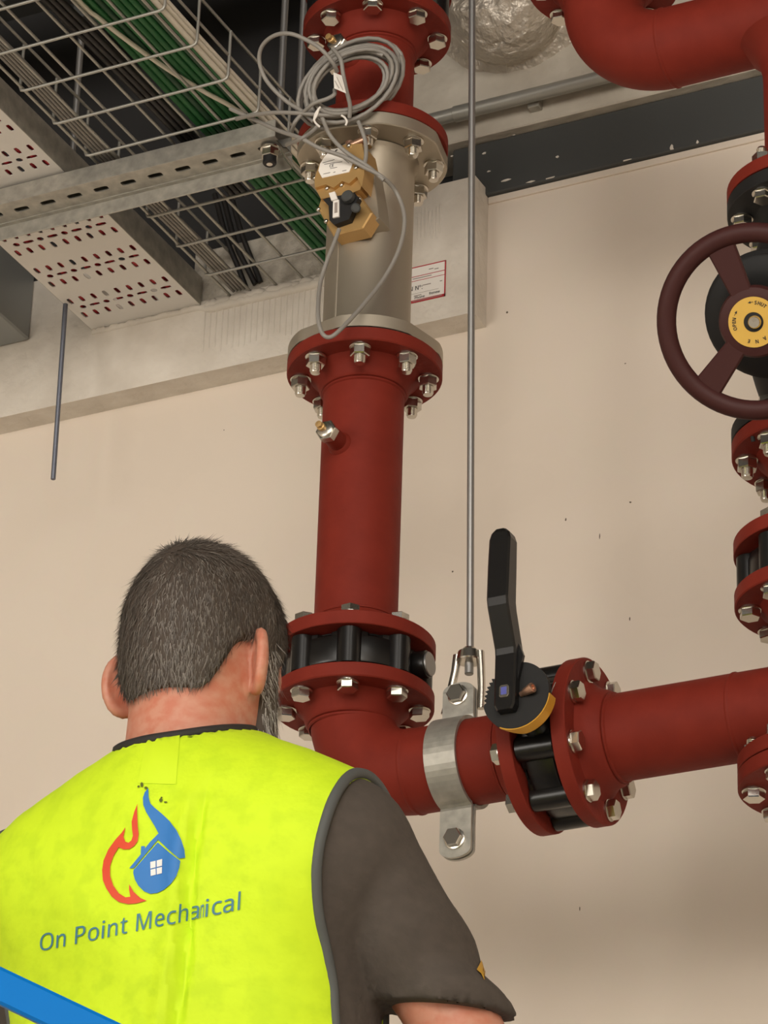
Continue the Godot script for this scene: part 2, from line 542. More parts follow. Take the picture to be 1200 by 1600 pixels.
# outline given in photo pixels, laid on the plane z = front, made solid to the given thickness behind it
func slab(b: MB, pixels: Array, front: float, thick: float, bev := 0.001) -> void:
	var poly := PackedVector2Array()
	for q in pixels:
		var p := pz(q[0], q[1], front)
		poly.append(Vector2(p.x, p.y))
	b.prism(Transform3D(Basis.IDENTITY, Vector3(0, 0, front - thick)), poly, thick, bev)
func crop_px(list: Array, ox: float, oy: float, s: float) -> Array:
	var o := []
	for q in list: o.append([ox + q[0] * s, oy + q[1] * s])
	return o
func text_mesh(s: String, h: float, depth := 0.0006, font := "Droid Sans", bold := false) -> TextMesh:
	var tm := TextMesh.new()
	var f := SystemFont.new()
	f.font_names = PackedStringArray([font])
	if bold: f.font_weight = 700
	tm.font = f
	tm.text = s
	tm.font_size = 64
	tm.pixel_size = h / 46.0
	tm.depth = depth
	tm.curve_step = 2.0
	return tm

# ---------------------------------------------------------------- the main riser
func build_main_riser() -> void:
	var U := Vector3.UP
	var D := Vector3.DOWN
	# long spool between the flow meter and the lower valve
	var s := thing("pipe_spool", Vector3(0, 3.564, 0), "long red vertical pipe with flanges and a test point below the flow meter", "pipe")
	pipe(s, Vector3(0, 3.61, 0), Vector3(0, 3.97, 0))
	flange(s, Vector3(0, 4.02, 0), D, "nut")
	flange(s, Vector3(0, 3.5645, 0), U, "head")
	test_plug(Vector3(-0.006, 3.868, 0), Vector3(0, 0, 1), PR, "plated hex test plug with brass nipple on the long red pipe")
	# lower valve, gripped between two red flanges
	var v := lug_valve("butterfly_valve", Vector3(0, 3.5365, 0), U, "black lugged butterfly valve between red flanges beside the man's head")
	var b := MB.new()
	b.cyl(Vector3(0.06, 3.535, 0), Vector3(0.112, 3.535, 0), 0.019, 24, 0.001)
	part("stem_boss", b, M.black_paint, v)
	b = MB.new()
	b.cyl(Vector3(0.112, 3.535, 0), Vector3(0.115, 3.535, 0), 0.0165, 24, 0.0005)
	part("end_cap", b, M.rod_steel, v, "grey round end cap")
	# elbow and horizontal run to the lever valve
	s = thing("elbow_spool", Vector3(0, 3.38, 0), "red elbow pipe turning from vertical to horizontal behind the man's shoulder", "pipe")
	flange(s, Vector3(0, 3.508, 0), D, "head")
	pipe(s, Vector3(0, 3.47, 0), Vector3(0, 3.481, 0))
	elbow(s, Vector3(0, 3.381, 0), D, Vector3(1, 0, 0), 0.098)
	pipe(s, Vector3(0.098, 3.381, 0), Vector3(0.235, 3.381, 0))
	flange(s, Vector3(0.282, 3.381, 0), Vector3(-1, 0, 0), "head")
	# upper spool
	s = thing("upper_pipe_spool", Vector3(0, 4.377, 0), "short red pipe spool above the steel flow meter, grey cable coil hanging on it", "pipe")
	pipe(s, Vector3(0, 4.42, 0), Vector3(0, 4.56, 0))
	flange(s, Vector3(0, 4.6, 0), D, "head")
	flange(s, Vector3(0, 4.379, 0), U)
	test_plug(Vector3(-0.004, 4.515, 0), Vector3(-0.12, 0, 0.99).normalized(), PR, "small plated test plug inside the grey cable coil")
	v = lug_valve("butterfly_valve", Vector3(0, 4.628, 0), U, "black lugged valve bolted on top of the upper red flange")
	s = thing("riser_pipe", Vector3(0, 4.656, 0), "red vertical pipe rising to the dark ceiling above the black valve", "pipe")
	flange(s, Vector3(0, 4.656, 0), U, "head")
	pipe(s, Vector3(0, 4.7, 0), Vector3(0, 6.19, 0))
	build_flow_meter()

func steel_flange(parent: Node3D, face: Vector3, dir: Vector3, bolt: String) -> void:
	# round plate with four flats cut on it
	var t := axis_t(face, dir)
	var poly := PackedVector2Array()
	var n := 96
	for k in n:
		var a := TAU * k / n
		var r := FR
		for f in 4:
			var fa := deg_to_rad(-12.0 + 90.0 * f)
			var c := cos(a - fa)
			if c > 0.0: r = min(r, 0.1045 / c)
		poly.append(Vector2(r * cos(a), r * sin(a)))
	var b := MB.new()
	b.prism(Transform3D(Basis(Vector3(1, 0, 0), Vector3(0, 0, -1) if dir.y > 0 else Vector3(0, 0, 1), dir), face), poly, 0.020, 0.0015, true)
	var f := part("flange", b, M.stainless, parent)
	if bolt: ring_bolts(f, t, 0.020, bolt, 22.5)

func build_flow_meter() -> void:
	var s := thing("flow_meter", Vector3(0, 4.021, 0), "bare stainless steel flow meter body with wide flanges in the red riser", "flow meter")
	var R := 0.0625
	var b := MB.new()
	b.lathe(T(Vector3(0, 4.04, 0)), [Vector2(R + 0.005, 0), Vector2(R + 0.003, 0.004), Vector2(R, 0.008), Vector2(R, 0.306), Vector2(R + 0.003, 0.311), Vector2(R + 0.006, 0.316)], 72, 60)
	part("body", b, M.stainless, s)
	steel_flange(s, Vector3(0, 4.0215, 0), Vector3.UP, "")
	steel_flange(s, Vector3(0, 4.377, 0), Vector3.DOWN, "nut")
	var g := MB.new()
	g.lathe(T(Vector3(0, 4.02, 0)), [Vector2(0.05, 0), Vector2(0.1075, 0), Vector2(0.1075, 0.0015), Vector2(0.05, 0.0015)], 48)
	part("gasket", g, M.gasket, s)
	# seam
	b = MB.new()
	var a := deg_to_rad(108)
	b.box(Transform3D(Basis(Vector3.UP, -a + PI / 2), Vector3(cos(a) * R, 4.13, sin(a) * R)), Vector3(0.004, 0.15, 0.002), 0.0006)
	part("weld_seam", b, M.stainless, s)
	# vertical mounting rail for the sensor
	b = MB.new()
	var q := crop_px([[780, 560], [930, 640], [990, 1200], [800, 1330]], 460, 180, 0.13333)
	slab(b, q, 0.075, 0.035, 0.001)
	part("mounting_rail", b, M.stainless, s)
	# sensor head
	var h := thing("flow_sensor", pz(520, 300, 0.075), "brass and black flow sensor with white label on the steel flow meter", "sensor")
	b = MB.new()
	slab(b, crop_px([[270, 1090], [330, 900], [760, 930], [910, 1140], [800, 1320], [450, 1410]], 460, 180, 0.13333), 0.090, 0.028, 0.002)
	part("lower_block", b, M.brass, h)
	b = MB.new()
	slab(b, crop_px([[270, 640], [300, 560], [420, 420], [600, 340], [790, 330], [830, 520], [815, 700], [790, 840], [730, 720], [640, 800], [560, 770], [460, 850], [370, 810], [240, 850], [235, 740]], 460, 180, 0.13333), 0.1045, 0.044, 0.002)
	part("upper_block", b, M.brass, h)
	b = MB.new()
	slab(b, crop_px([[240, 850], [370, 815], [460, 855], [560, 775], [640, 805], [730, 725], [800, 790], [770, 870], [690, 905], [510, 945], [310, 980]], 460, 180, 0.13333), 0.098, 0.036, 0.0015)
	part("lobed_lip", b, M.brass, h)
	b = MB.new()
	slab(b, crop_px([[425, 400], [520, 385], [600, 440], [695, 530], [665, 610], [640, 665], [325, 735], [300, 690], [280, 650], [300, 570], [350, 490]], 460, 180, 0.13333), 0.1055, 0.001, 0.0)
	var lab := part("label_plate", b, M.white_label, h, "white printed label plate")
	# print on the label: hooked mark, faint lines and CE
	b = MB.new()
	var hook := []
	for p in [[505, 405], [485, 415], [483, 435], [500, 445], [498, 458], [482, 462]]:
		hook.append(pz(460 + p[0] * 0.13333, 180 + p[1] * 0.13333, 0.1058))
	b.tube(hook, 0.0009, 6)
	for r in [[520, 470, 575, 458], [560, 500, 640, 560], [330, 560, 470, 520], [350, 575, 560, 545], [340, 690, 420, 672], [455, 672, 480, 664], [560, 655, 610, 643], [420, 625, 500, 610]]:
		b.tube([pz(460 + r[0] * 0.13333, 180 + r[1] * 0.13333, 0.1056), pz(460 + r[2] * 0.13333, 180 + r[3] * 0.13333, 0.1056)], 0.0004, 5)
	part("print", b, M.ink, lab)
	var tm := text_mesh("CE", 0.0042)
	var ce := inst("lettering", tm, M.ink, lab, T(pz(518, 259, 0.1057)))
	ce.set_meta("label", "CE mark")
	b = MB.new()
	slab(b, crop_px([[330, 985], [700, 905], [750, 960], [640, 1220], [470, 1280], [410, 1230], [400, 1060]], 460, 180, 0.13333), 0.101, 0.012, 0.002)
	part("connector_housing", b, M.black_matt, h, "black connector housing")
	b = MB.new()
	var kp := pz(547, 311, 0.101)
	b.cyl(kp, kp + Vector3(0, 0, 0.012), 0.009, 20, 0.002)
	b.cyl(pz(556, 325, 0.095), pz(556, 325, 0.112), 0.007, 18, 0.002)
	part("dial", b, M.steel_dark, h)
	for w in [[[400, 910], [470, 890], [505, 980], [430, 1000]], [[450, 1000], [520, 985], [520, 1185], [445, 1200]]]:
		b = MB.new()
		slab(b, crop_px(w, 460, 180, 0.13333), 0.104, 0.004, 0.0006)
		var wt := part("cable_tag", b, M.white_label, h)
		if w[0][1] == 1000:
			b = MB.new()
			slab(b, crop_px([[470, 1025], [505, 1018], [505, 1140], [468, 1148]], 460, 180, 0.13333), 0.1042, 0.0006, 0.0)
			part("printed_panel", b, M.grey_ink, wt)
	for w in [[385, 860, 0.098], [555, 822, 0.098], [760, 985, 0.09], [640, 1165, 0.09], [285, 1105, 0.09], [375, 1245, 0.09], [245, 735, 0.1], [725, 620, 0.1045], [640, 360, 0.1045]]:
		b = MB.new()
		var o := pz(460 + w[0] * 0.13333, 180 + w[1] * 0.13333, w[2])
		b.lathe(axis_t(o, Vector3(0, 0, 1)), [Vector2(0.0034, 0), Vector2(0.0034, 0.0015), Vector2(0.0026, 0.0028), Vector2(0.001, 0.0034), Vector2(0, 0.0035)], 14, 60)
		part("screw", b, M.zinc, h)
	b = MB.new()
	var ft := pz(556, 226, 0.098)
	b.cyl(ft + Vector3(-0.01, 0.0, 0), ft + Vector3(0.018, 0.006, 0), 0.0055, 16, 0.001)
	b.cyl(ft + Vector3(-0.012, -0.002, -0.004), ft + Vector3(-0.012, 0.010, -0.004), 0.0065, 16, 0.001)
	part("pipe_fitting", b, M.copper, h, "copper coloured fitting")
	b = MB.new()
	b.tube([pz(530, 372, 0.066), pz(571, 364, 0.066)], 0.0022, 6)
	part("lower_clip", b, M.brass, h)

# ---------------------------------------------------------------- horizontal run with the lever valve
func build_lever_valve() -> void:
	var c := Vector3(0.310, 3.381, 0)
	var v := lug_valve("lever_butterfly_valve", c, Vector3(1, 0, 0), "black butterfly valve with a long black lever handle on the horizontal red pipe")
	var n := Vector3(0, 0, 1)      # stem direction, out into the room
	var w := Vector3(0, 1, 0)      # up along the lever
	var x := Vector3(1, 0, 0)
	var hub := pz(808, 1088, 0.150)
	var b := MB.new()
	b.lathe(axis_t(Vector3(0.310, 3.381, 0.075), n), [Vector2(0.027, 0), Vector2(0.025, 0.014), Vector2(0.017, 0.022), Vector2(0.017, 0.050), Vector2(0.030, 0.054), Vector2(0.034, 0.058), Vector2(0.034, 0.068)], 28)
	part("neck", b, M.black_paint, v)
	# notched quadrant plate
	var R := 0.0455
	var poly := PackedVector2Array()
	for k in 61:
		var a := deg_to_rad(-168.0 + 250.0 * k / 60.0)
		poly.append(Vector2.from_angle(a) * R)
	poly.append(Vector2.from_angle(deg_to_rad(100.0)) * 0.034)
	poly.append(Vector2.from_angle(deg_to_rad(122.0)) * 0.030)
	for k in 13:
		poly.append(Vector2.from_angle(deg_to_rad(140.0 + k * 4.0)) * (R - 0.001 if k % 2 == 0 else R - 0.0055))
	b = MB.new()
	b.prism(Transform3D(Basis(x, w, n), hub - n * 0.004), poly, 0.008, 0.0, true)
	part("notch_plate", b, M.black_matt, v)
	b = MB.new()
	for k in 28:
		var a0 := deg_to_rad(-118.0 + 112.0 * k / 28.0)
		var a1 := deg_to_rad(-118.0 + 112.0 * (k + 1) / 28.0)
		var e0 := x * cos(a0) + w * sin(a0)
		var e1 := x * cos(a1) + w * sin(a1)
		var zb := 0.0155 * smoothstep(0.0, 0.35, k / 28.0) + 0.003
		var zc := 0.0155 * smoothstep(0.0, 0.35, (k + 1) / 28.0) + 0.003
		for f in [R + 0.0003, R + 0.0016]:
			b.fquad(hub + e0 * f + n * 0.004, hub + e1 * f + n * 0.004, hub + e1 * f + n * (0.004 - zc), hub + e0 * f + n * (0.004 - zb), (e0 + e1) * (1.0 if f > R + 0.001 else -1.0))
		b.fquad(hub + e0 * (R + 0.0003) + n * 0.004, hub + e1 * (R + 0.0003) + n * 0.004, hub + e1 * (R + 0.0016) + n * 0.004, hub + e0 * (R + 0.0016) + n * 0.004, n)
	part("band", b, M.gold_band, v, "gold coloured band on the lower rim")
	# lever: swept box with two bends; each station is (photo pixel of its front face, z of the front, half width, thickness)
	var stations := [[787, 1108, 0.169, 0.0105, 0.016], [787, 1100, 0.169, 0.0142, 0.016], [788, 1060, 0.169, 0.0146, 0.018], [789, 1022, 0.169, 0.0146, 0.024], [788.5, 1012, 0.1705, 0.0146, 0.025], [777, 945, 0.1985, 0.0148, 0.027], [776, 932, 0.2005, 0.0150, 0.026], [778, 880, 0.2005, 0.0152, 0.024], [780, 840, 0.2005, 0.0150, 0.022], [780.5, 831, 0.2005, 0.0125, 0.020], [781, 826, 0.1990, 0.0075, 0.016]]
	var L := MB.new()
	var rings := []
	var mids := []
	for q in stations:
		var o := pz(q[0], q[1], q[2])
		var h: float = q[3]
		var t: float = q[4]
		var ch := 0.0026
		var ring := []
		for k in [[-h, -t], [-h, -ch], [-h + ch, 0.0], [h - ch, 0.0], [h, -ch], [h, -t]]: ring.append(o + x * k[0] + n * k[1])
		rings.append(ring)
		mids.append(o - n * t * 0.5)
	for i in rings.size() - 1:
		for k in 6:
			var l := (k + 1) % 6
			L.fquad(rings[i][k], rings[i][l], rings[i + 1][l], rings[i + 1][k], (rings[i][k] + rings[i][l] + rings[i + 1][k] + rings[i + 1][l]) * 0.25 - (mids[i] + mids[i + 1]) * 0.5)
	for e in [0, rings.size() - 1]:
		for k in 6: L.ftri(mids[e], rings[e][k], rings[e][(k + 1) % 6], w * (-1.0 if e == 0 else 1.0))
	part("lever", L, M.black_paint, v)
	b = MB.new()
	b.prism(Transform3D(Basis(x, w, n), hub + n * 0.004), PackedVector2Array([Vector2(-0.004, 0.05), Vector2(0.004, 0.012), Vector2(0.012, 0.052), Vector2(0.004, 0.075), Vector2(-0.004, 0.09)]), 0.006, 0.0)
	part("lever_web", b, M.black_paint, v)
	b = MB.new()
	var pin := pz(788, 1080, 0.1692)
	b.prism(Transform3D(Basis(x, w, n), pin), PackedVector2Array([Vector2(-0.0045, -0.0085), Vector2(0.0045, -0.0085), Vector2(0.0065, -0.006), Vector2(0.0065, 0.006), Vector2(0.0045, 0.0085), Vector2(-0.0045, 0.0085), Vector2(-0.0065, 0.006), Vector2(-0.0065, -0.006)]), 0.0018, 0.0004)
	var sp := part("spindle", b, M.zinc, v)
	b = MB.new()
	b.box(Transform3D(Basis(x, w, n), pin + n * 0.0020), Vector3(0.0078, 0.0105, 0.0008), 0.0002)
	part("paint_mark", b, M.blue_pin, sp, "blue paint mark")
	b = MB.new()
	var scr := pz(814, 1085, 0.156)
	b.lathe(axis_t(scr, Vector3(0.93, 0.16, 0.34).normalized()), [Vector2(0.0036, 0), Vector2(0.0036, 0.004), Vector2(0.0048, 0.006), Vector2(0.0066, 0.018), Vector2(0.0066, 0.021), Vector2(0.005, 0.022), Vector2(0.0038, 0.022), Vector2(0.0038, 0.018), Vector2(0, 0.018)], 20)
	part("stop_screw", b, M.copper, v)
	b = MB.new()
	b.tube(spline([pz(851, 1103, 0.13), pz(858, 1090, 0.12), pz(864, 1075, 0.11), pz(868, 1066, 0.11)], 5), 0.0006, 5)
	part("tag_wire", b, M.galv_wire, v)
	# spool from the valve to the tee
	var s := thing("tee_spool", Vector3(0.666, 3.381, 0), "horizontal red pipe from the lever valve to the tee of the right riser", "pipe")
	flange(s, Vector3(0.338, 3.381, 0), Vector3(1, 0, 0), "head")
	pipe(s, Vector3(0.385, 3.381, 0), Vector3(0.96, 3.381, 0))
	b = MB.new()
	b.lathe(axis_t(Vector3(0.553, 3.381, 0), x), [Vector2(PR, 0), Vector2(PR + 0.0013, 0.002), Vector2(PR + 0.0013, 0.004), Vector2(PR, 0.006)], 48, 60)
	part("weld_bead", b, M.red_paint, s)
	b = MB.new()
	b.lathe(T(Vector3(0.666, 3.381, 0)), [Vector2(PR + 0.006, -0.06), Vector2(PR + 0.001, -0.075), Vector2(PR, -0.079)], 48, 60)
	b.lathe(T(Vector3(0.666, 3.381, 0)), [Vector2(PR, 0.104), Vector2(PR + 0.001, 0.075), Vector2(PR + 0.01, 0.052)], 48, 60)
	part("branch", b, M.red_paint, s)
	flange(s, Vector3(0.666, 3.533, 0), Vector3.DOWN, "head")
	var f := MB.new()
	f.lathe(axis_t(Vector3(0.666, 3.285, 0), Vector3.UP), [Vector2(0, 0), Vector2(FR - 0.001, 0), Vector2(FR, 0.001), Vector2(FR, 0.0185), Vector2(FR - 0.0015, 0.02), Vector2(PR, 0.02)], 64)
	part("flange", f, M.red_paint, s)
	f = MB.new()
	f.lathe(axis_t(Vector3(0.97, 3.381, 0), Vector3(-1, 0, 0)), [Vector2(0, 0), Vector2(FR, 0), Vector2(FR, 0.02), Vector2(PR, 0.02)], 48)
	part("end_flange", f, M.red_paint, s)
	s = thing("blind_flange", Vector3(0.666, 3.263, 0), "round red blind flange bolted below the tee of the right riser", "flange")
	f = MB.new()
	f.lathe(axis_t(Vector3(0.666, 3.2835, 0), Vector3.DOWN), [Vector2(0, 0), Vector2(FR - 0.001, 0), Vector2(FR, 0.001), Vector2(FR, 0.019), Vector2(FR - 0.0015, 0.0205), Vector2(0, 0.0205)], 64)
	var pl := part("plate", f, M.red_paint, s)
	ring_bolts(pl, axis_t(Vector3(0.666, 3.2835, 0), Vector3.DOWN), 0.0205, "head", 22.5)
	for k in 8:
		var a := deg_to_rad(22.5 + 45.0 * k)
		inst("bolt", nut_mesh(), M.zinc, pl, axis_t(Vector3(0.666 + cos(a) * BC, 3.305, sin(a) * BC), Vector3.UP))

func build_clamp() -> void:
	var cx := 0.160
	var yc := 3.381
	var s := thing("pipe_clamp", Vector3(cx, yc - 0.11, 0), "galvanised two-piece band clamp round the horizontal red pipe", "clamp")
	for sd in [1.0, -1.0]:
		var b := MB.new()
		var ri := PR + 0.0005
		var ro := PR + 0.0055
		var hw := 0.0225
		var path_i := []
		var path_o := []
		# half ring with flat ears up and down, in the (y, z) plane
		path_i.append(Vector2(yc - 0.122, 0.002 * sd)); path_o.append(Vector2(yc - 0.122, 0.007 * sd))
		path_i.append(Vector2(yc - ri - 0.004, 0.002 * sd)); path_o.append(Vector2(yc - ro - 0.004, 0.007 * sd))
		for k in 25:
			var a := lerpf(-PI / 2 + 0.09, PI / 2 - 0.09, k / 24.0)
			path_i.append(Vector2(yc + sin(a) * ri, cos(a) * ri * sd)); path_o.append(Vector2(yc + sin(a) * ro, cos(a) * ro * sd))
		path_i.append(Vector2(yc + ri + 0.004, 0.002 * sd)); path_o.append(Vector2(yc + ro + 0.004, 0.007 * sd))
		path_i.append(Vector2(yc + 0.104, 0.002 * sd)); path_o.append(Vector2(yc + 0.104, 0.007 * sd))
		for i in path_i.size() - 1:
			var o0 := Vector3(cx, path_o[i].x, path_o[i].y)
			var o1 := Vector3(cx, path_o[i + 1].x, path_o[i + 1].y)
			var i0 := Vector3(cx, path_i[i].x, path_i[i].y)
			var i1 := Vector3(cx, path_i[i + 1].x, path_i[i + 1].y)
			var X := Vector3(hw, 0, 0)
			# rounded ear ends: narrow the last step
			b.fquad(o0 - X, o0 + X, o1 + X, o1 - X, o0 - i0 + o1 - i1)
			b.fquad(i0 - X, i0 + X, i1 + X, i1 - X, i0 - o0 + i1 - o1)
			for e in [-1.0, 1.0]: b.fquad(o0 + X * e, o1 + X * e, i1 + X * e, i0 + X * e, Vector3(e, 0, 0))
		for e in [[yc + 0.104, 1.0], [yc - 0.122, -1.0]]:
			var poly := PackedVector2Array()
			for k in 13:
				var a := PI * k / 12.0
				var sq := 0.012
				poly.append(Vector2(hw * cos(a), e[1] * (-0.0005 + sq * sin(a))))
			b.prism(Transform3D(Basis.IDENTITY, Vector3(cx, e[0], 0.002 if sd > 0 else -0.007)), poly, 0.005, 0.0)
		part("half_band", b, M.galvanised, s)
	for yy in [yc + 0.097, yc - 0.108]:
		var hb := inst("bolt", bolt_head_mesh(), M.zinc, s, axis_t(Vector3(cx, yy, 0.007), Vector3(0, 0, 1)))
		hb.scale = Vector3(0.95, 0.8, 0.95)
		var nb := inst("bolt", nut_mesh(), M.zinc, s, axis_t(Vector3(cx, yy, -0.007), Vector3(0, 0, -1)))
		nb.scale = Vector3(0.8, 0.8, 0.8)
	# clevis hanger
	var top := Vector3(0.178, 3.535, 0)
	var hgr := thing("clevis_hanger", Vector3(cx, yc + 0.09, 0), "small plated clevis joining the threaded rod to the band clamp", "hanger")
	var b2 := MB.new()
	b2.lathe(T(Vector3(cx + 0.012, yc + 0.126, 0)), [Vector2(0, 0.018), Vector2(0.0075, 0.018), Vector2(0.0165, 0.020), Vector2(0.0175, 0.022), Vector2(0.0155, 0.034), Vector2(0.011, 0.036), Vector2(0.0085, 0.040), Vector2(0, 0.040)], 24)
	part("cup", b2, M.zinc, hgr)
	for sd in [-1.0, 1.0]:
		b2 = MB.new()
		var o := Vector3(cx + 0.010, 0, 0)
		b2.tube([Vector3(cx + 0.012 + sd * 0.0165, yc + 0.158, 0.002), Vector3(cx + 0.011 + sd * 0.019, yc + 0.135, 0.001), Vector3(cx + 0.008 + sd * 0.023, yc + 0.105, 0.0), Vector3(cx + 0.004 + sd * 0.0265, yc + 0.075, 0.0)], [0.0058, 0.0054, 0.0052, 0.0052], 8)
		part("strap", b2, M.zinc, hgr)
	b2 = MB.new()
	b2.cyl(Vector3(cx + 0.012, yc + 0.128, 0), Vector3(cx + 0.012, yc + 0.15, 0), 0.006, 14, 0.001)
	part("rod_end", b2, M.rod_steel, hgr)
	threaded_rod("hanger_rod", Vector3(cx + 0.013, yc + 0.165, 0), Vector3(0.130, 6.19, 0), 0.0052, "rod_steel", "long straight steel hanger rod above the band clamp", "rod", "")

func threaded_rod(called: String, a: Vector3, b: Vector3, r: float, m: String, label: String, cat: String, group: String, pitch := 0.0025) -> void:
	var o := MB.new()
	var L := a.distance_to(b)
	var p := [Vector2(0, 0), Vector2(r * 0.85, 0)]
	var n := int(min(L, 1.3) / pitch)
	for k in n:
		p.append(Vector2(r * 0.9, k * pitch + 0.0003)); p.append(Vector2(r, (k + 0.5) * pitch))
	p.append(Vector2(r * 0.9, n * pitch)); p.append(Vector2(r * 0.9, L)); p.append(Vector2(0, L))
	o.lathe(axis_t(a, b - a), p, 10, 70)
	var q := part(called, o, M[m], self)
	meta(q, label, cat, group)

# ---------------------------------------------------------------- right riser
func build_right_riser() -> void:
	var X := 0.666
	var U := Vector3.UP
	var D := Vector3.DOWN
	lug_valve("butterfly_valve", Vector3(X, 3.559, 0), U, "black lugged valve in the right riser just above the red tee")
	var s := thing("short_spool", Vector3(X, 3.585, 0), "short red flanged spool between the black lugged valve and the handwheel valve", "pipe")
	flange(s, Vector3(X, 3.587, 0), U, "head")
	flange(s, Vector3(X, 3.75, 0), D, "nut")
	pipe(s, Vector3(X, 3.62, 0), Vector3(X, 3.72, 0))
	# regulating valve with handwheel
	var n := Vector3(0.13, -0.56, 0.80).normalized()
	var hubc := pz(1178, 503, 0.262)
	var v := thing("handwheel_valve", Vector3(X, 3.752, 0), "black regulating valve with maroon three-spoke handwheel and yellow centre plate", "valve")
	var b := MB.new()
	var prof := [Vector2(0.05, 0), Vector2(FR - 0.001, 0), Vector2(FR, 0.001), Vector2(FR, 0.019), Vector2(FR - 0.001, 0.020), Vector2(0.072, 0.021), Vector2(0.064, 0.030)]
	for k in 17:
		var a := PI * k / 16.0
		prof.append(Vector2(0.062 + 0.028 * sin(a), 0.04 + 0.288 * k / 16.0))
	prof.append_array([Vector2(0.064, 0.338), Vector2(0.072, 0.347), Vector2(FR - 0.001, 0.348), Vector2(FR, 0.349), Vector2(FR, 0.367), Vector2(FR - 0.001, 0.368), Vector2(0.05, 0.368)])
	b.lathe(T(Vector3(X, 3.752, 0)), prof, 56)
	part("body", b, M.black_matt, v)
	for yy in [3.772, 4.100]:
		for k in 8:
			var a := deg_to_rad(22.5 + 45.0 * k)
			inst("bolt", bolt_head_mesh(), M.zinc, v, axis_t(Vector3(X + cos(a) * BC, yy, sin(a) * BC), U if yy < 3.9 else D))
	var base := hubc - n * 0.235
	b = MB.new()
	b.lathe(axis_t(base, n), [Vector2(0.066, 0), Vector2(0.066, 0.09), Vector2(0.08, 0.093), Vector2(0.083, 0.096), Vector2(0.083, 0.113), Vector2(0.080, 0.117), Vector2(0.078, 0.119), Vector2(0.078, 0.134), Vector2(0.075, 0.137), Vector2(0.062, 0.141), Vector2(0.042, 0.155), Vector2(0.028, 0.175), Vector2(0.021, 0.195), Vector2(0.018, 0.226)], 48)
	part("bonnet", b, M.black_matt, v)
	var ey := (U - n * U.dot(n)).normalized()
	var ex := ey.cross(n)
	# wheel: rim, hub, spokes
	var w := MB.new()
	var ring := []
	for k in 72:
		var a := TAU * k / 72.0
		ring.append(hubc - n * 0.004 + (ex * cos(a) + ey * sin(a)) * 0.1115)
	var m := ring.size()
	for i in m:
		var j := (i + 1) % m
		var r0: Vector3 = (ring[i] - hubc + n * 0.004).normalized()
		var r1: Vector3 = (ring[j] - hubc + n * 0.004).normalized()
		for k in 12:
			var a0 := TAU * k / 12.0
			var a1 := TAU * (k + 1) / 12.0
			var p00: Vector3 = ring[i] + r0 * 0.0125 * cos(a0) + n * 0.0095 * sin(a0)
			var p01: Vector3 = ring[i] + r0 * 0.0125 * cos(a1) + n * 0.0095 * sin(a1)
			var p10: Vector3 = ring[j] + r1 * 0.0125 * cos(a0) + n * 0.0095 * sin(a0)
			var p11: Vector3 = ring[j] + r1 * 0.0125 * cos(a1) + n * 0.0095 * sin(a1)
			w.quad(p00, p10, p11, p01, (r0 * cos(a0) + n * sin(a0)), (r1 * cos(a0) + n * sin(a0)), (r1 * cos(a1) + n * sin(a1)), (r0 * cos(a1) + n * sin(a1)))
	part("wheel_rim", w, M.maroon_paint, v)
	for an in [17.0, 137.0, 257.0]:
		var d := ey * cos(deg_to_rad(an)) - ex * sin(deg_to_rad(an))
		var sd := n.cross(d)
		w = MB.new()
		w.prism(Transform3D(Basis(sd, d, n), hubc - n * 0.009), PackedVector2Array([Vector2(-0.0135, 0.036), Vector2(0.0135, 0.036), Vector2(0.0185, 0.104), Vector2(-0.0185, 0.104)]), 0.0085, 0.002)
		part("spoke", w, M.maroon_paint, v)
	w = MB.new()
	w.lathe(axis_t(hubc - n * 0.03, n), [Vector2(0.018, 0), Vector2(0.040, 0.008), Vector2(0.0455, 0.014), Vector2(0.0455, 0.025), Vector2(0.043, 0.029), Vector2(0.036, 0.031), Vector2(0.032, 0.0318), Vector2(0, 0.0318)], 48)
	part("wheel_hub", w, M.maroon_paint, v)
	w = MB.new()
	w.lathe(axis_t(hubc + n * 0.0018, n), [Vector2(0.0125, 0), Vector2(0.0318, 0), Vector2(0.0318, 0.0012), Vector2(0.0125, 0.0012), Vector2(0.0125, 0)], 48)
	var plate := part("indicator_plate", w, M.yellow_plate, v, "yellow plate reading OPEN, SHUT and CRANE")
	w = MB.new()
	w.lathe(axis_t(hubc + n * 0.0022, n), [Vector2(0.0122, 0), Vector2(0.0122, 0.0006), Vector2(0, 0.0006)], 24)
	part("socket_recess", w, M.black_matt, v)
	w = MB.new()
	w.lathe(axis_t(hubc + n * 0.0026 + ex * 0.0015, n), [Vector2(0.0088, 0), Vector2(0.0088, 0.003), Vector2(0.0075, 0.006), Vector2(0.0068, 0.007), Vector2(0, 0.0075)], 22, 50)
	part("spindle_end", w, M.zinc, v)
	# lettering round the plate, tops outward, running clockwise; angle is clockwise from the top
	var lay := [["S", 14.0, 0.0036], ["H", 24.0, 0.0036], ["U", 34.0, 0.0036], ["T", 43.0, 0.0036],
		["O", 257.0, 0.0036], ["P", 267.0, 0.0036], ["E", 276.0, 0.0036], ["N", 285.0, 0.0036],
		["C", 105.0, 0.0046], ["R", 128.0, 0.0046], ["A", 152.0, 0.0046], ["N", 177.0, 0.0046], ["E", 201.0, 0.0046]]
	for q in lay:
		var ph := deg_to_rad(q[1])
		var o := ey * cos(ph) + ex * sin(ph)
		var tm := text_mesh(q[0], q[2], 0.0004, "Droid Sans", true)
		inst("letter", tm, M.ink, plate, Transform3D(Basis(n.cross(o) * -1.0, o, n), hubc + n * 0.0032 + o * 0.0245))
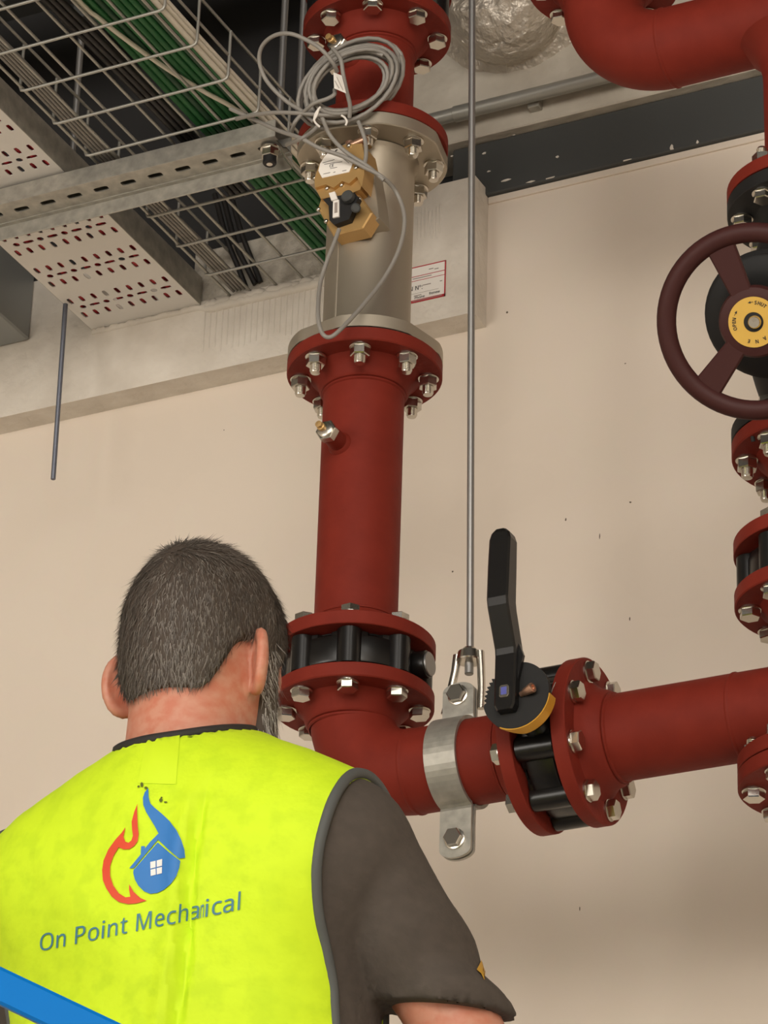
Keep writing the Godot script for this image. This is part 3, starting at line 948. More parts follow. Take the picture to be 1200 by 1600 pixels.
	for q in [[306.0, 1.0], [356.0, -1.0]]:
		var ph := deg_to_rad(q[0])
		var o := ey * cos(ph) + ex * sin(ph)
		var tg: Vector3 = n.cross(o) * -q[1]
		w = MB.new()
		w.prism(Transform3D(Basis(tg, n.cross(tg), n), hubc + n * 0.0031 + o * 0.025), PackedVector2Array([Vector2(-0.0012, -0.0016), Vector2(0.0024, 0), Vector2(-0.0012, 0.0016)]), 0.0004)
		w.prism(Transform3D(Basis(tg, n.cross(tg), n), hubc + n * 0.0031 + o * 0.025), PackedVector2Array([Vector2(-0.0045, -0.0003), Vector2(-0.0011, -0.0003), Vector2(-0.0011, 0.0003), Vector2(-0.0045, 0.0003)]), 0.0004)
		part("arrow", w, M.ink, plate)
	w = MB.new()
	w.tube([pz(1171, 666, 0.09), pz(1175, 678, 0.09), pz(1177, 690, 0.085)], [0.0015, 0.0026, 0.003], 8)
	part("drain_pin", w, M.black_matt, v)
	# upper tee spool
	s = thing("header_spool", Vector3(X, 4.122, 0), "large red header pipe with tee and elbow at the top of the right riser", "pipe")
	flange(s, Vector3(X, 4.122, 0), U, "nut")
	pipe(s, Vector3(X, 4.16, 0), Vector3(X, 4.36, 0))
	var hy := 4.432
	b = MB.new()
	b.lathe(T(Vector3(X, hy, 0)), [Vector2(PR, -0.11), Vector2(PR + 0.001, -0.095), Vector2(PR + 0.005, -0.080), Vector2(PR + 0.014, -0.064), Vector2(PR + 0.03, -0.05)], 56, 60)
	part("branch", b, M.red_paint, s)
	pipe(s, Vector3(0.467, hy, 0), Vector3(1.25, hy, 0))
	elbow(s, Vector3(0.365, hy, 0), Vector3(-1, 0, 0), U, 0.102)
	flange(s, Vector3(0.365, 4.586, 0), D, "head")
	b = MB.new()
	b.lathe(axis_t(Vector3(1.27, hy, 0), Vector3(-1, 0, 0)), [Vector2(0, 0), Vector2(FR, 0), Vector2(FR, 0.02), Vector2(PR, 0.02)], 48)
	part("end_flange", b, M.red_paint, s)
	s = thing("riser_pipe", Vector3(0.365, 4.587, 0), "red vertical pipe rising from the header elbow to the ceiling", "pipe")
	flange(s, Vector3(0.365, 4.588, 0), U, "nut")
	pipe(s, Vector3(0.365, 4.63, 0), Vector3(0.365, 6.19, 0))

# ---------------------------------------------------------------- trays, strut, cables
const TY := 4.4935    # underside of the trays
func build_trays() -> void:
	# wire basket
	var r := 0.0024
	var xs := [-0.485, -0.448, -0.400, -0.351, -0.303, -0.256, -0.210]
	var xl := -0.487
	var xr := -0.192
	var zf := 1.3
	var zb := CASE_Z + 0.001
	var s := thing("wire_basket_tray", Vector3(-0.34, TY, 0.4), "galvanised wire mesh cable basket carrying green cables", "cable tray")
	for x in xs:
		var b := MB.new()
		b.tube([Vector3(x, TY + r * 2, zb), Vector3(x, TY + r * 2, zf)], r, 8)
		part("wire", b, M.galv_wire, s)
	for h in [0.043, 0.086]:
		for x in [xl - 0.001, xr + 0.001]:
			var b := MB.new()
			b.tube([Vector3(x, TY + h, zb), Vector3(x, TY + h, zf)], r, 8)
			part("wire", b, M.galv_wire, s)
	var z := -0.372
	while z < zf:
		var b := MB.new()
		b.tube([Vector3(xl - r, TY + 0.086, z), Vector3(xl - r, TY + 0.008, z), Vector3(xl, TY + 0.002, z), Vector3(xl + 0.006, TY, z), Vector3(xr - 0.006, TY, z), Vector3(xr, TY + 0.002, z), Vector3(xr + r, TY + 0.008, z), Vector3(xr + r, TY + 0.086, z)], r, 8)
		part("wire", b, M.galv_wire, s)
		z += 0.0955
	# perforated tray
	var x0 := -0.745
	var x1 := -0.540
	s = thing("perforated_tray", Vector3(-0.64, TY, 0.4), "white perforated cable tray with red cables showing through its slots", "cable tray")
	var cells := []
	var pw := 0.0222
	var zz := -0.449
	var mx0 := x0 + 0.006
	var g := 0
	while zz < 0.75:
		# two plain strips around three pierced rows; tray y axis of the sheet is +z
		cells.append([(x0 + x1) / 2, zz + 0.018, (x1 - x0) / 2, 0.018, 0, 0, 0, 0])
		var y1 := zz + 0.036
		for row in 3:
			var off := 0.0 if row != 1 else pw * 0.5
			var cnt := 9 if row != 1 else 8
			var sx := x0 + 0.0026 + off
			cells.append([(x0 + sx) / 2, y1 + 0.0115, (sx - x0) / 2, 0.0115, 0, 0, 0, 0])
			for k in cnt:
				var cx := sx + pw * (k + 0.5)
				if row != 1: cells.append([cx, y1 + 0.0115, pw / 2, 0.0115, 1, 0.0058, 0.0038, PI / 2])
				elif k % 2 == 0: cells.append([cx, y1 + 0.0115, pw / 2, 0.0115, 1, 0.0, 0.0056, 0.0])
				else: cells.append([cx, y1 + 0.0115, pw / 2, 0.0115, 1, 0.0062, 0.0040, 0.0])
			var ex := sx + pw * cnt
			cells.append([(ex + x1) / 2, y1 + 0.0115, (x1 - ex) / 2, 0.0115, 0, 0, 0, 0])
			y1 += 0.023
		zz += 0.105
	var b2 := MB.new()
	sheet(b2, Transform3D(Basis(Vector3(1, 0, 0), Vector3(0, 0, 1), Vector3(0, -1, 0)), Vector3(0, TY, 0)), cells, 0.0015)
	part("pierced_sheet", b2, M.tray_white, s)
	for x in [x0, x1]:
		b2 = MB.new()
		b2.box(T(Vector3(x, TY + 0.026, 0.155)), Vector3(0.0015, 0.052, 1.21), 0.0004)
		part("side_flange", b2, M.galvanised, s)
	# red cables lying in the tray
	for k in 13:
		var x := x0 + 0.012 + k * 0.0150 + rng.randf_range(-0.0006, 0.0006)
		if k == 4 or k == 9: continue
		var pts := []
		for i in 13:
			pts.append(Vector3(x + 0.004 * sin(i * 1.3), TY + 0.0086, CASE_Z + 0.002 + i * 0.1))
		b2 = MB.new()
		b2.tube(spline(pts, 3), 0.0062, 8)
		meta(part("red_cable", b2, M.cable_red, self), "thin red cable lying in the white perforated tray", "cable", "red cables in the perforated tray")
	# slotted channel carrying both trays
	var top := py(427, 187, TY - 0.004)
	var z0 := top.z
	var ys := TY - 0.034
	var xe := top.x + 0.004
	s = thing("slotted_channel", Vector3(-0.8, ys, z0 - 0.03), "galvanised slotted steel channel crossing beneath both cable trays", "channel")
	b2 = MB.new()
	b2.box(T(Vector3((xe - 1.6) / 2, TY - 0.019, z0 - 0.001)), Vector3(xe + 1.6, 0.030, 0.0025), 0.0008)
	part("front_face", b2, M.galvanised, s)
	cells = []
	var px0 := -1.6
	var pitch := 0.0475
	var e := xe - 0.004
	while e - pitch > px0:
		cells.append([e - pitch / 2, 0.0, pitch / 2, 0.012, 1, 0.0075, 0.0058, 0.0])
		e -= pitch
	cells.append([(px0 + xe) / 2, 0.018, (xe - px0) / 2, 0.006, 0, 0, 0, 0])
	cells.append([(px0 + xe) / 2, -0.019, (xe - px0) / 2, 0.007, 0, 0, 0, 0])
	b2 = MB.new()
	sheet(b2, Transform3D(Basis(Vector3(1, 0, 0), Vector3(0, 0, 1), Vector3(0, -1, 0)), Vector3(0, ys, z0 - 0.024)), cells, 0.0025)
	part("slotted_face", b2, M.galvanised, s)
	b2 = MB.new()
	b2.box(T(Vector3((xe - 1.6) / 2, ys - 0.012, z0 - 0.056)), Vector3(xe + 1.6, 0.027, 0.003), 0.0008)
	b2.box(T(Vector3((xe - 1.6) / 2, ys - 0.0005, z0 - 0.052)), Vector3(xe + 1.6, 0.003, 0.010), 0.0)
	part("rear_lip", b2, M.galvanised, s)
	b2 = MB.new()
	b2.box(T(Vector3((xe - 1.6) / 2, TY - 0.005, z0 - 0.026)), Vector3(xe + 1.6, 0.002, 0.052), 0.0)
	b2.box(T(Vector3((xe - 1.6) / 2, TY - 0.019, z0 - 0.051)), Vector3(xe + 1.6, 0.030, 0.0025), 0.0)  # hidden rear wall, added to shut out light so the slots look dark
	part("top_web_and_light_block", b2, M.galvanised, s)
	# fixing bolt at its end and the strap clip beside it
	var bp := Vector3(xe - 0.020, ys - 0.003, z0 - 0.024)
	inst("bolt", nut_mesh(), M.zinc, s, axis_t(bp, Vector3.DOWN))
	b2 = MB.new()
	b2.lathe(axis_t(bp - Vector3(0, 0.008, 0), Vector3.DOWN), [Vector2(0.010, 0), Vector2(0.0105, 0.002), Vector2(0.0105, 0.018), Vector2(0.009, 0.020), Vector2(0, 0.020)], 18)
	part("rubber_cap", b2, M.black_matt, s, "black cap on the channel end")
	var cl := thing("strap_clip", Vector3(xe + 0.02, ys, z0 - 0.05), "bent galvanised strap clip at the end of the slotted channel", "clip")
	b2 = MB.new()
	var arc := []
	for q in [[440, 236], [447, 245], [452, 256], [460, 266], [470, 275], [480, 284]]: arc.append(pz(q[0], q[1], z0 - 0.03))
	arc = spline(arc, 4)
	for i in arc.size() - 1:
		var d: Vector3 = (arc[i + 1] - arc[i]).normalized()
		var nn := d.cross(Vector3(0, 0, 1)).normalized()
		for sg in [-1.0, 1.0]:
			b2.fquad(arc[i] + nn * 0.001 * sg - Vector3(0, 0, 0.012), arc[i + 1] + nn * 0.001 * sg - Vector3(0, 0, 0.012), arc[i + 1] + nn * 0.001 * sg + Vector3(0, 0, 0.012), arc[i] + nn * 0.001 * sg + Vector3(0, 0, 0.012), nn * sg)
			b2.fquad(arc[i] - nn * 0.001 + Vector3(0, 0, 0.012 * sg), arc[i + 1] - nn * 0.001 + Vector3(0, 0, 0.012 * sg), arc[i + 1] + nn * 0.001 + Vector3(0, 0, 0.012 * sg), arc[i] + nn * 0.001 + Vector3(0, 0, 0.012 * sg), Vector3(0, 0, sg))
	part("strap", b2, M.zinc, cl)
	# cables in the basket
	for k in 18:
		var lay := k / 9
		var x := -0.302 + (k % 9) * 0.0113 + lay * 0.005
		var pts := []
		for i in 15:
			var zc := CASE_Z + 0.002 + i * 0.12
			pts.append(Vector3(x + rng.randf_range(-0.0004, 0.0004) - 0.008 * smoothstep(0.25, 0.6, zc) * (1.0 - (k % 9) / 9.0), TY + 0.0205 + lay * 0.0108, zc))
		var b := MB.new()
		b.tube(spline(pts, 3), 0.0052, 8)
		var dark: bool = k in [2, 7, 12]
		meta(part("green_cable", b, M.cable_dark_green if dark else M.cable_green, self), "dark green cable in the bundle lying in the wire basket" if dark else "bright green cable in the bundle lying in the wire basket", "cable", "dark green cables in the basket" if dark else "green cables in the basket")
	for q in [[-0.2005, 0.0125, 0.0042, 0.0], [-0.1985, 0.0222, 0.004, 0.0], [-0.1985, 0.0315, 0.004, 0.0]]:
		var pts := []
		for i in 15: pts.append(Vector3(q[0] + 0.002 * sin(i * 0.9), TY + q[1], CASE_Z + 0.002 + i * 0.12))
		var b := MB.new()
		b.tube(spline(pts, 4), q[2], 8)
		meta(part("white_cable", b, M.cable_white, self), "white cable along the edge of the green bundle in the basket", "cable", "white cables beside the green bundle")
	var bw := MB.new()
	bw.tube(spline([Vector3(-0.316, TY + 0.0112, 1.2), Vector3(-0.302, TY + 0.0112, 0.42), Vector3(-0.295, TY + 0.0112, 0.30), Vector3(-0.272, TY + 0.0112, 0.17), Vector3(-0.247, TY + 0.0112, 0.08), Vector3(-0.226, TY + 0.0112, 0.02), Vector3(-0.214, TY + 0.0112, -0.06), Vector3(-0.214, TY + 0.0112, -0.44)], 8), 0.0036, 8)
	meta(part("white_cable", bw, M.cable_white, self), "white cable snaking under the green bundle in the basket", "cable")
	for k in 3:
		var pts := []
		for i in 15: pts.append(Vector3(-0.322 - k * 0.0105 + 0.004 * sin(i * 0.7), TY + 0.0124, CASE_Z + 0.25 + i * 0.11))
		var b := MB.new()
		b.tube(spline(pts, 3), 0.0047, 8)
		meta(part("black_cable", b, M.cable_black, self), "black cable lying beside the green bundle in the basket", "cable", "black cables in the basket")
	for k in 5:
		var pts := []
		for i in 18: pts.append(Vector3(-0.478 + k * 0.0064 + 0.002 * sin(i * 1.1), TY + 0.0102, CASE_Z + 0.002 + i * 0.1))
		var b := MB.new()
		b.tube(spline(pts, 3), 0.0026, 7)
		meta(part("grey_wire", b, M.cable_grey, self), "thin grey wire in the far corner of the basket away from the green bundle", "cable", "thin grey wires in the basket corner")
	# black cables dropping from the void into the wall sealant
	for q in [[[334, 322], [353, 370], [371, 415], [384, 449]], [[358, 318], [376, 360], [393, 405], [407, 441]], [[348, 330], [368, 380], [386, 418], [399, 444]]]:
		var pts := []
		var dz := 0.018
		for p in q:
			pts.append(pz(p[0], p[1], CASE_Z + dz))
			dz -= 0.007
		pts[0] = pts[0] + Vector3(-0.005, 0.03, -0.01)
		var b := MB.new()
		b.tube(spline(pts, 6), 0.0048, 8)
		meta(part("black_cable", b, M.cable_black, self), "black cable dropping behind the basket into the wall sealant", "cable", "black cables entering the wall")

func build_sensor_cable() -> void:
	# the coil and its loose ends: one long grey cable
	var dep := 5.115
	var r := 0.0031
	var s := thing("sensor_cable", px(548, 190, dep), "coiled grey sensor cable hanging in front of the upper red pipe", "cable")
	var loops := 12
	var pts := []
	for k in loops * 26:
		var t := k / 26.0
		var i := t / loops
		var a := TAU * t
		var sc := 1.0 - 0.30 * absf(sin(i * 7.3)) - 0.05 * sin(i * 23.0)
		var ca := cos(a) * 90.0 * sc
		var sa := sin(a) * (60.0 * sc - 2.0)
		var tilt := deg_to_rad(-30.0 + 7.0 * sin(i * 11.0))
		var X := 548.0 + 5.0 * sin(i * 9.0) + ca * cos(tilt) - sa * sin(tilt)
		var Y := 126.0 + 7.0 * sin(i * 13.0 + 1.0) + ca * sin(tilt) + sa * cos(tilt) + 12.0 * (1.0 - sc) * 1.6
		pts.append(px(X, Y, dep + 0.016 * sin(i * 17.0) + 0.012 * sin(a * 1.0 + i * 3.0)))
	var b := MB.new()
	b.tube(pts, r, 9)
	part("coil", b, M.cable_grey, s)
	var runs := [
		[[[530, 358, 5.22], [520, 385, 5.20], [512, 405, 5.20], [500, 445, 5.17], [497, 490, 5.14], [502, 518, 5.09], [515, 527, 5.07], [535, 512, 5.08], [568, 476, 5.10], [602, 432, 5.12], [625, 385, 5.13], [632, 340, 5.12], [620, 302, 5.11], [598, 277, 5.10], [570, 262, 5.09], [535, 244, 5.09], [500, 232, 5.09], [470, 216, 5.10], [435, 204, 5.14], [405, 190, 5.18], [384, 181, 5.21], [360, 170, 5.24]], "long_run"],
		[[[560, 190, 5.10], [566, 205, 5.09], [571, 222, 5.09], [572, 242, 5.11], [570, 255, 5.13]], "tail"],
		[[[500, 172, 5.10], [506, 190, 5.09], [515, 210, 5.09], [530, 228, 5.09], [548, 243, 5.09], [575, 260, 5.09], [600, 282, 5.10]], "tail"],
		[[[527, 112, 5.09], [520, 98, 5.08], [503, 78, 5.08], [484, 65, 5.09], [455, 53, 5.10], [430, 55, 5.12], [411, 70, 5.14], [405, 92, 5.15], [412, 118, 5.15], [428, 140, 5.14], [450, 160, 5.13], [472, 174, 5.12], [490, 190, 5.11]], "loose_loop"],
		[[[455, 210, 5.13], [460, 193, 5.12], [472, 178, 5.10], [490, 162, 5.08], [510, 155, 5.08], [522, 148, 5.08], [523, 140, 5.09]], "loose_loop"],
		[[[370, 186, 5.23], [395, 180, 5.18], [430, 176, 5.13], [470, 177, 5.10], [505, 180, 5.09], [540, 180, 5.10]], "tail"],
		[[[448, 226, 5.16], [468, 218, 5.14], [485, 208, 5.13], [498, 196, 5.11]], "tail"],
		[[[520, 76, 5.10], [532, 92, 5.085], [536, 115, 5.08], [541, 140, 5.08], [547, 165, 5.085], [546, 184, 5.09]], "tail"],
	]
	for q in runs:
		var p3 := []
		for p in q[0]: p3.append(px(p[0], p[1], min(p[2], 5.3 - (p[1] - 60.0) * 0.000565 - (0.125 if p[1] < 300 else 0.098) - 0.045 * smoothstep(455.0, 500.0, p[1])) if p[0] > 455 else p[2]))
		b = MB.new()
		b.tube(spline(p3, 6), r, 9)
		part(q[1], b, M.cable_grey, s)
	var tag := thing("cable_label", px(531, 130, 5.07), "small white paper flag label tied on the coiled grey cable", "label")
	b = MB.new()
	var P := [px(521, 113, 5.07), px(534, 118, 5.075), px(541, 146, 5.07), px(522, 138, 5.072)]
	var nn: Vector3 = (CAM - P[0]).normalized()
	b.fquad(P[0], P[1], P[2], P[3], nn)
	for i in 4: b.fquad(P[i], P[(i + 1) % 4], P[(i + 1) % 4] - nn * 0.001, P[i] - nn * 0.001, (P[i] + P[(i + 1) % 4] - P[0] - P[2]))
	b.fquad(P[0] - nn * 0.001, P[1] - nn * 0.001, P[2] - nn * 0.001, P[3] - nn * 0.001, -nn)
	part("flag", b, M.white_label, tag)
	b = MB.new()
	b.tube([px(526, 120, 5.0685), px(536, 141, 5.0685)], 0.0004, 5)
	b.tube([px(523, 126, 5.0685), px(530, 138, 5.0685)], 0.0004, 5)
	part("print", b, M.grey_ink, tag)
	for q in [[[501, 167], [494, 176], [491, 188], [497, 196], [500, 198]], [[533, 180], [539, 184], [542, 190], [540, 196]], [[498, 170], [495, 180], [490, 188]]]:
		var p3 := []
		for p in q: p3.append(px(p[0], p[1], 5.06))
		b = MB.new()
		b.tube(spline(p3, 4), 0.0016, 7)
		meta(part("cable_tie", b, M.white_label, self), "white cable tie end hanging from the grey cable coil", "cable tie", "white ties on the grey coil")

# ---------------------------------------------------------------- building fabric
func build_structure() -> void:
	var b := MB.new()
	# the photographed wall, its top meets the beam
	b.box(T(Vector3(0.5, 2.30, WALL_Z - 0.1)), Vector3(11.2, 4.60, 0.2))
	var wall := struct("wall_back", b, M.wall_paint, "plain cream painted wall behind the red pipework")
	# scuffs on it
	for q in [[884, 812, 3, 5], [937, 838, 2, 9], [984, 967, 2, 8], [707, 893, 4, 3], [350, 672, 2, 2], [792, 488, 5, 4], [985, 785, 4, 3], [977, 568, 4, 2], [906, 1420, 2, 6]]:
		var m := MB.new()
		var o := pz(q[0], q[1], WALL_Z)
		var pl := PackedVector2Array()
		for k in 7:
			var a := TAU * k / 7.0
			pl.append(Vector2(cos(a) * q[2] * 0.00042 * rng.randf_range(0.6, 1.3), sin(a) * q[3] * 0.0005 * rng.randf_range(0.6, 1.3)))
		m.prism(T(o), pl, 0.0004)
		part("scuff", m, M.scuff, wall)
	# wall above beam level; its charcoal colour stands for the unlit void
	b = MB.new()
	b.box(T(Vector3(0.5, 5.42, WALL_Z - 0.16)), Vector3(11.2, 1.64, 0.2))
	struct("wall_upper", b, M.charcoal, "upper wall coloured charcoal for the darkness of the ceiling void")
	b = MB.new()
	b.box(T(Vector3(0.5, -0.1, 3.6)), Vector3(11.2, 0.2, 8.6))
	struct("floor", b, M.concrete, "pale concrete floor")
	b = MB.new()
	b.box(T(Vector3(0.5, 6.3, 3.6)), Vector3(11.2, 0.2, 8.6))
	struct("ceiling", b, M.charcoal, "dark ceiling high above the services")
	b = MB.new()
	b.box(T(Vector3(-5.0, 3.1, 3.6)), Vector3(0.2, 6.4, 8.6))
	struct("wall_left", b, M.room_wall, "cream side wall")
	b = MB.new()
	b.box(T(Vector3(6.0, 3.1, 3.6)), Vector3(0.2, 6.4, 8.6))
	struct("wall_right", b, M.room_wall, "cream side wall")
	b = MB.new()
	b.box(T(Vector3(0.5, 3.1, 7.9)), Vector3(11.2, 6.4, 0.2))
	struct("wall_front", b, M.room_wall, "cream wall behind the photographer")
	# boxed casing below the beam, left part, ends right of the riser
	var xe := pz(735, 495, CASE_Z).x + 0.004
	var y0 := 4.364
	var y1 := 4.617
	var s := struct("trim_1", _box(Vector3(-0.7465, y0, WALL_Z - 0.02), Vector3(-0.30, 4.500, CASE_Z), 0.0), M.casing_board, "cream fire-board casing boxed along the wall under the trays")
	part("end_block", _box(Vector3(-0.30, y0, WALL_Z - 0.02), Vector3(xe, y1, CASE_Z), 0.0), M.casing_board, s)
	part("side_block", _box(Vector3(-4.9, y0, WALL_Z - 0.02), Vector3(-0.7465, y1, CASE_Z), 0.0), M.casing_board, s)
	# trowel ridges in the jointing on the casing
	for q in [[312, 505, 455, 522, 21], [650, 690, 300, 348, 7]]:
		var m := MB.new()
		var n: int = q[4]
		for k in n:
			var f := (k + 0.5) / n
			var X := lerpf(q[0], q[1], f)
			var sl: float = -0.22 * (X - q[0])
			var a := pz(X, q[2] + 30 + sl + rng.randf_range(-5, 5), CASE_Z)
			var c := pz(X, q[3] + 30 + sl + rng.randf_range(-5, 5), CASE_Z)
			a.x = c.x
			m.tube([c + Vector3(0, -0.004, -0.003), c + Vector3(0, 0.003, -0.001), a + Vector3(0, -0.003, -0.001), a + Vector3(0, 0.004, -0.003)], 0.0022, 8)
		part("trowel_ridges", m, M.casing_board, s)
	# grey rough board above the casing behind the basket
	part("grey_board", _box(Vector3(-0.56, 4.4995, WALL_Z - 0.02), Vector3(-0.3005, 4.602, CASE_Z - 0.006), 0.002), M.grey_render, s)
	# foam sealant bead where trays enter
	var f := MB.new()
	for pass_i in 2:
		var fp := []
		var fr := []
		for k in 90:
			var xx := lerpf(-0.742, -0.300, k / 89.0)
			var big := smoothstep(-0.545, -0.515, xx)
			var nn2 := noise.get_noise_2d(xx * 9000.0, 40.0 + pass_i * 77.0)
			fp.append(Vector3(xx, TY - 0.005 - pass_i * 0.006 * big + 0.003 * nn2, CASE_Z - 0.001 + 0.002 * noise.get_noise_2d(xx * 7000.0, 9.0)))
			fr.append(0.0042 + big * 0.004 + 0.0028 * (nn2 + 0.3))
		f.tube(fp, fr, 10)
	part("foam_seal", f, M.casing_board, s)
	# dark beam to the right, lip of the wall lining below it
	var bl := pz(750, 306, WALL_Z + 0.012)
	var bt := pz(750, 224, WALL_Z + 0.012)
	var bm := struct("trim_2", _box(Vector3(xe - 0.06, bl.y, WALL_Z - 0.06), Vector3(5.9, bt.y, WALL_Z + 0.012), 0.002), M.steel_dark, "dark grey steel beam face above the wall lining")
	struct("trim_3", _box(Vector3(xe + 0.001, bl.y - 0.013, WALL_Z - 0.01), Vector3(5.9, bl.y - 0.0005, WALL_Z + 0.004), 0.001), M.wall_paint, "pale edge strip of wall lining under the dark beam")
	for q in [[757, 240, 4, 3], [738, 232, 5, 4], [871, 245, 4, 3], [790, 282, 9, 3], [764, 268, 3, 2], [706, 244, 3, 2], [803, 211, 3, 2], [1050, 231, 4, 7], [1090, 222, 3, 4], [860, 278, 10, 2], [830, 284, 8, 2], [980, 250, 10, 2]]:
		var m := MB.new()
		var o := pz(q[0], q[1], WALL_Z + 0.012)
		var pl := PackedVector2Array()
		for k in 8:
			var a := TAU * k / 8.0
			pl.append(Vector2(cos(a) * q[2] * 0.001 * rng.randf_range(0.5, 1.2), sin(a) * q[3] * 0.0008 * rng.randf_range(0.5, 1.2)))
		m.prism(T(o), pl, 0.0008)
		part("paint_fleck", m, M.casing_board, bm)
	# pale board above the beam
	var ub := struct("trim_4", _box(Vector3(-0.215, bt.y + 0.0005, WALL_Z - 0.06), Vector3(5.9, 5.3, WALL_Z + 0.03), 0.002), M.upper_board, "pale foil-faced board above the dark beam")
	# conduit along the board
	var ca := pz(690, 184, WALL_Z + 0.055)
	var cb := pz(955, 118, WALL_Z + 0.055)
	var cd := thing("steel_conduit", Vector3(0.4, ca.y - 0.012, WALL_Z + 0.05), "bright steel conduit running along the pale board above the dark beam", "conduit")
	var m2 := MB.new()
	m2.cyl(Vector3(-0.13, ca.y, ca.z), Vector3(1.6, ca.y + 0.004, ca.z), 0.0115, 20)
	part("tube", m2, M.galv_wire, cd)
	m2 = MB.new()
	m2.cyl(Vector3(pz(735, 168, ca.z).x - 0.028, ca.y, ca.z), Vector3(pz(735, 168, ca.z).x + 0.004, ca.y, ca.z), 0.0135, 20, 0.001)
	part("coupling", m2, M.galv_wire, cd)
	for x in [0.05, 0.6, 1.2]:
		m2 = MB.new()
		m2.box(T(Vector3(x, ca.y, WALL_Z + 0.037)), Vector3(0.02, 0.03, 0.016), 0.001)
		part("saddle", m2, M.galvanised, cd)
	# foil lagged duct bulging out of the board
	var fo := pz(812, 22, WALL_Z + 0.03)
	var fd := thing("foil_lagged_duct", fo, "crumpled silver foil lagging bulging from the pale board behind the rod", "duct")
	var nf := FastNoiseLite.new()
	nf.seed = 5
	nf.frequency = 14.0
	nf.fractal_octaves = 3
	var ridged := FastNoiseLite.new()
	ridged.seed = 8
	ridged.frequency = 9.0
	ridged.fractal_type = FastNoiseLite.FRACTAL_RIDGED
	ridged.fractal_octaves = 3
	m2 = MB.new()
	var axis := Vector3(0.0, -0.30, 1.0).normalized()
	var t := axis_t(fo - axis * 0.01, axis)
	var gp := []
	var NR := 46
	var NA := 96
	for i in NR:
		var u := i / float(NR - 1)
		var row := []
		# outer flare 0..0.45, then a lobe
		var rad: float
		var hgt: float
		if u < 0.45:
			var q0 := u / 0.45
			rad = lerpf(0.235, 0.098, q0)
			hgt = 0.062 * pow(q0, 1.6) - 0.014
		else:
			var q := (u - 0.45) / 0.55
			rad = 0.098 * sqrt(maxf(0.0, 1.0 - pow(q, 2.6)))
			hgt = 0.048 + 0.10 * q
		for k in NA:
			var a := TAU * k / NA
			var p := t * Vector3(cos(a) * rad, hgt, sin(a) * rad)
			var amp := 0.010 * smoothstep(0.25, 0.6, u)
			p += axis * (nf.get_noise_3dv(p) * amp + ridged.get_noise_3dv(p * Vector3(1, 1, 2)) * amp * 0.8)
			row.append(p)
		gp.append(row)
	for i in NR - 1:
		for k in NA:
			var l := (k + 1) % NA
			m2.fquad(gp[i][k], gp[i][l], gp[i + 1][l], gp[i + 1][k], axis * 0.6 + (gp[i][k] - fo).normalized())
	part("foil_jacket", m2, M.foil, fd)
	# duct at far left
	var dy0 := pz(55, 530, CASE_Z).y
	var d := thing("grey_duct", Vector3(-1.05, dy0, 0.6), "plain grey sheet metal duct butting into the casing left of the trays", "duct")
	part("casing", _box(Vector3(-1.25, dy0, CASE_Z + 0.001), Vector3(-0.866, 4.668, 1.6), 0.003), M.duct_grey, d)
	# purlins in the void
	for q in [[5.05, -0.30], [5.42, 0.35]]:
		var p := part("ceiling_purlin", _box(Vector3(-4.9, q[0], q[1]), Vector3(-0.16 if q[1] < 0 else -0.2, q[0] + 0.14, q[1] + 0.06), 0.003), M.steel_dark, self)
		meta(p, "dark steel purlin in the ceiling void" + (" above the wall" if q[1] < 0 else " over the basket tray"), "beam")
	# rods in the void
	threaded_rod("drop_rod", pz(437, 178, -0.28), pz(437, 178, -0.28) + Vector3(0.0, 1.46, 0), 0.0062, "rod_steel", "dark steel drop rod in the void beside the cable coil", "rod", "drop rods beside the coil", 0.003)
	threaded_rod("drop_rod", pz(467, 178, -0.26), pz(467, 178, -0.26) + Vector3(0.0, 1.46, 0), 0.0062, "rod_steel", "dark steel drop rod in the void beside the cable coil", "rod", "drop rods beside the coil", 0.003)
	threaded_rod("drop_rod", pz(112, 262, -0.06), pz(128, 46, -0.06), 0.0055, "rod_steel", "dark drop rod between the basket and the perforated tray", "rod", "", 0.003)
	m2 = MB.new()
	var br := pz(126, 40, -0.06)
	m2.box(T(br + Vector3(0, 0.004, 0)), Vector3(0.05, 0.006, 0.04), 0.001)
	m2.box(T(br + Vector3(0, 0.4, 0)), Vector3(0.02, 0.79, 0.02), 0.001)
	meta(part("rod_bracket", m2, M.steel_dark, self), "dark hanger bracket holding the drop rod above the basket", "bracket")
	threaded_rod("cut_rod", pz(83, 749, -0.36), pz(101, 470, -0.36) + Vector3(0.002, 0.02, 0), 0.0042, "rod_blue", "short blue-grey threaded rod hanging through the white perforated tray", "rod", "", 0.002)
	# red bordered label on the casing
	var lb := thing("fire_label", pz(668, 460, CASE_Z), "white label with red border and printed lines on the casing board", "label")
	var lx0 := pz(640, 440, CASE_Z).x - 0.05
	var lx1 := pz(697, 435, CASE_Z).x
	var ly0 := pz(697, 463, CASE_Z).y
	var ly1 := pz(697, 407, CASE_Z).y
	part("paper", _box(Vector3(lx0, ly0, CASE_Z + 0.0004), Vector3(lx1, ly1, CASE_Z + 0.0012), 0.0), M.white_label, lb)
	var H := ly1 - ly0
	for q in [[0.975, 1.0], [0.72, 0.735], [0.60, 0.612], [0.0, 0.075]]:
		part("red_rule", _box(Vector3(lx0, ly0 + H * q[0], CASE_Z + 0.0012), Vector3(lx1, ly0 + H * q[1], CASE_Z + 0.0016), 0.0), M.red_ink, lb)
	for q in [[lx0, lx0 + 0.002], [lx1 - 0.0022, lx1]]:
		part("red_rule", _box(Vector3(q[0], ly0, CASE_Z + 0.0012), Vector3(q[1], ly1, CASE_Z + 0.0016), 0.0), M.red_ink, lb)
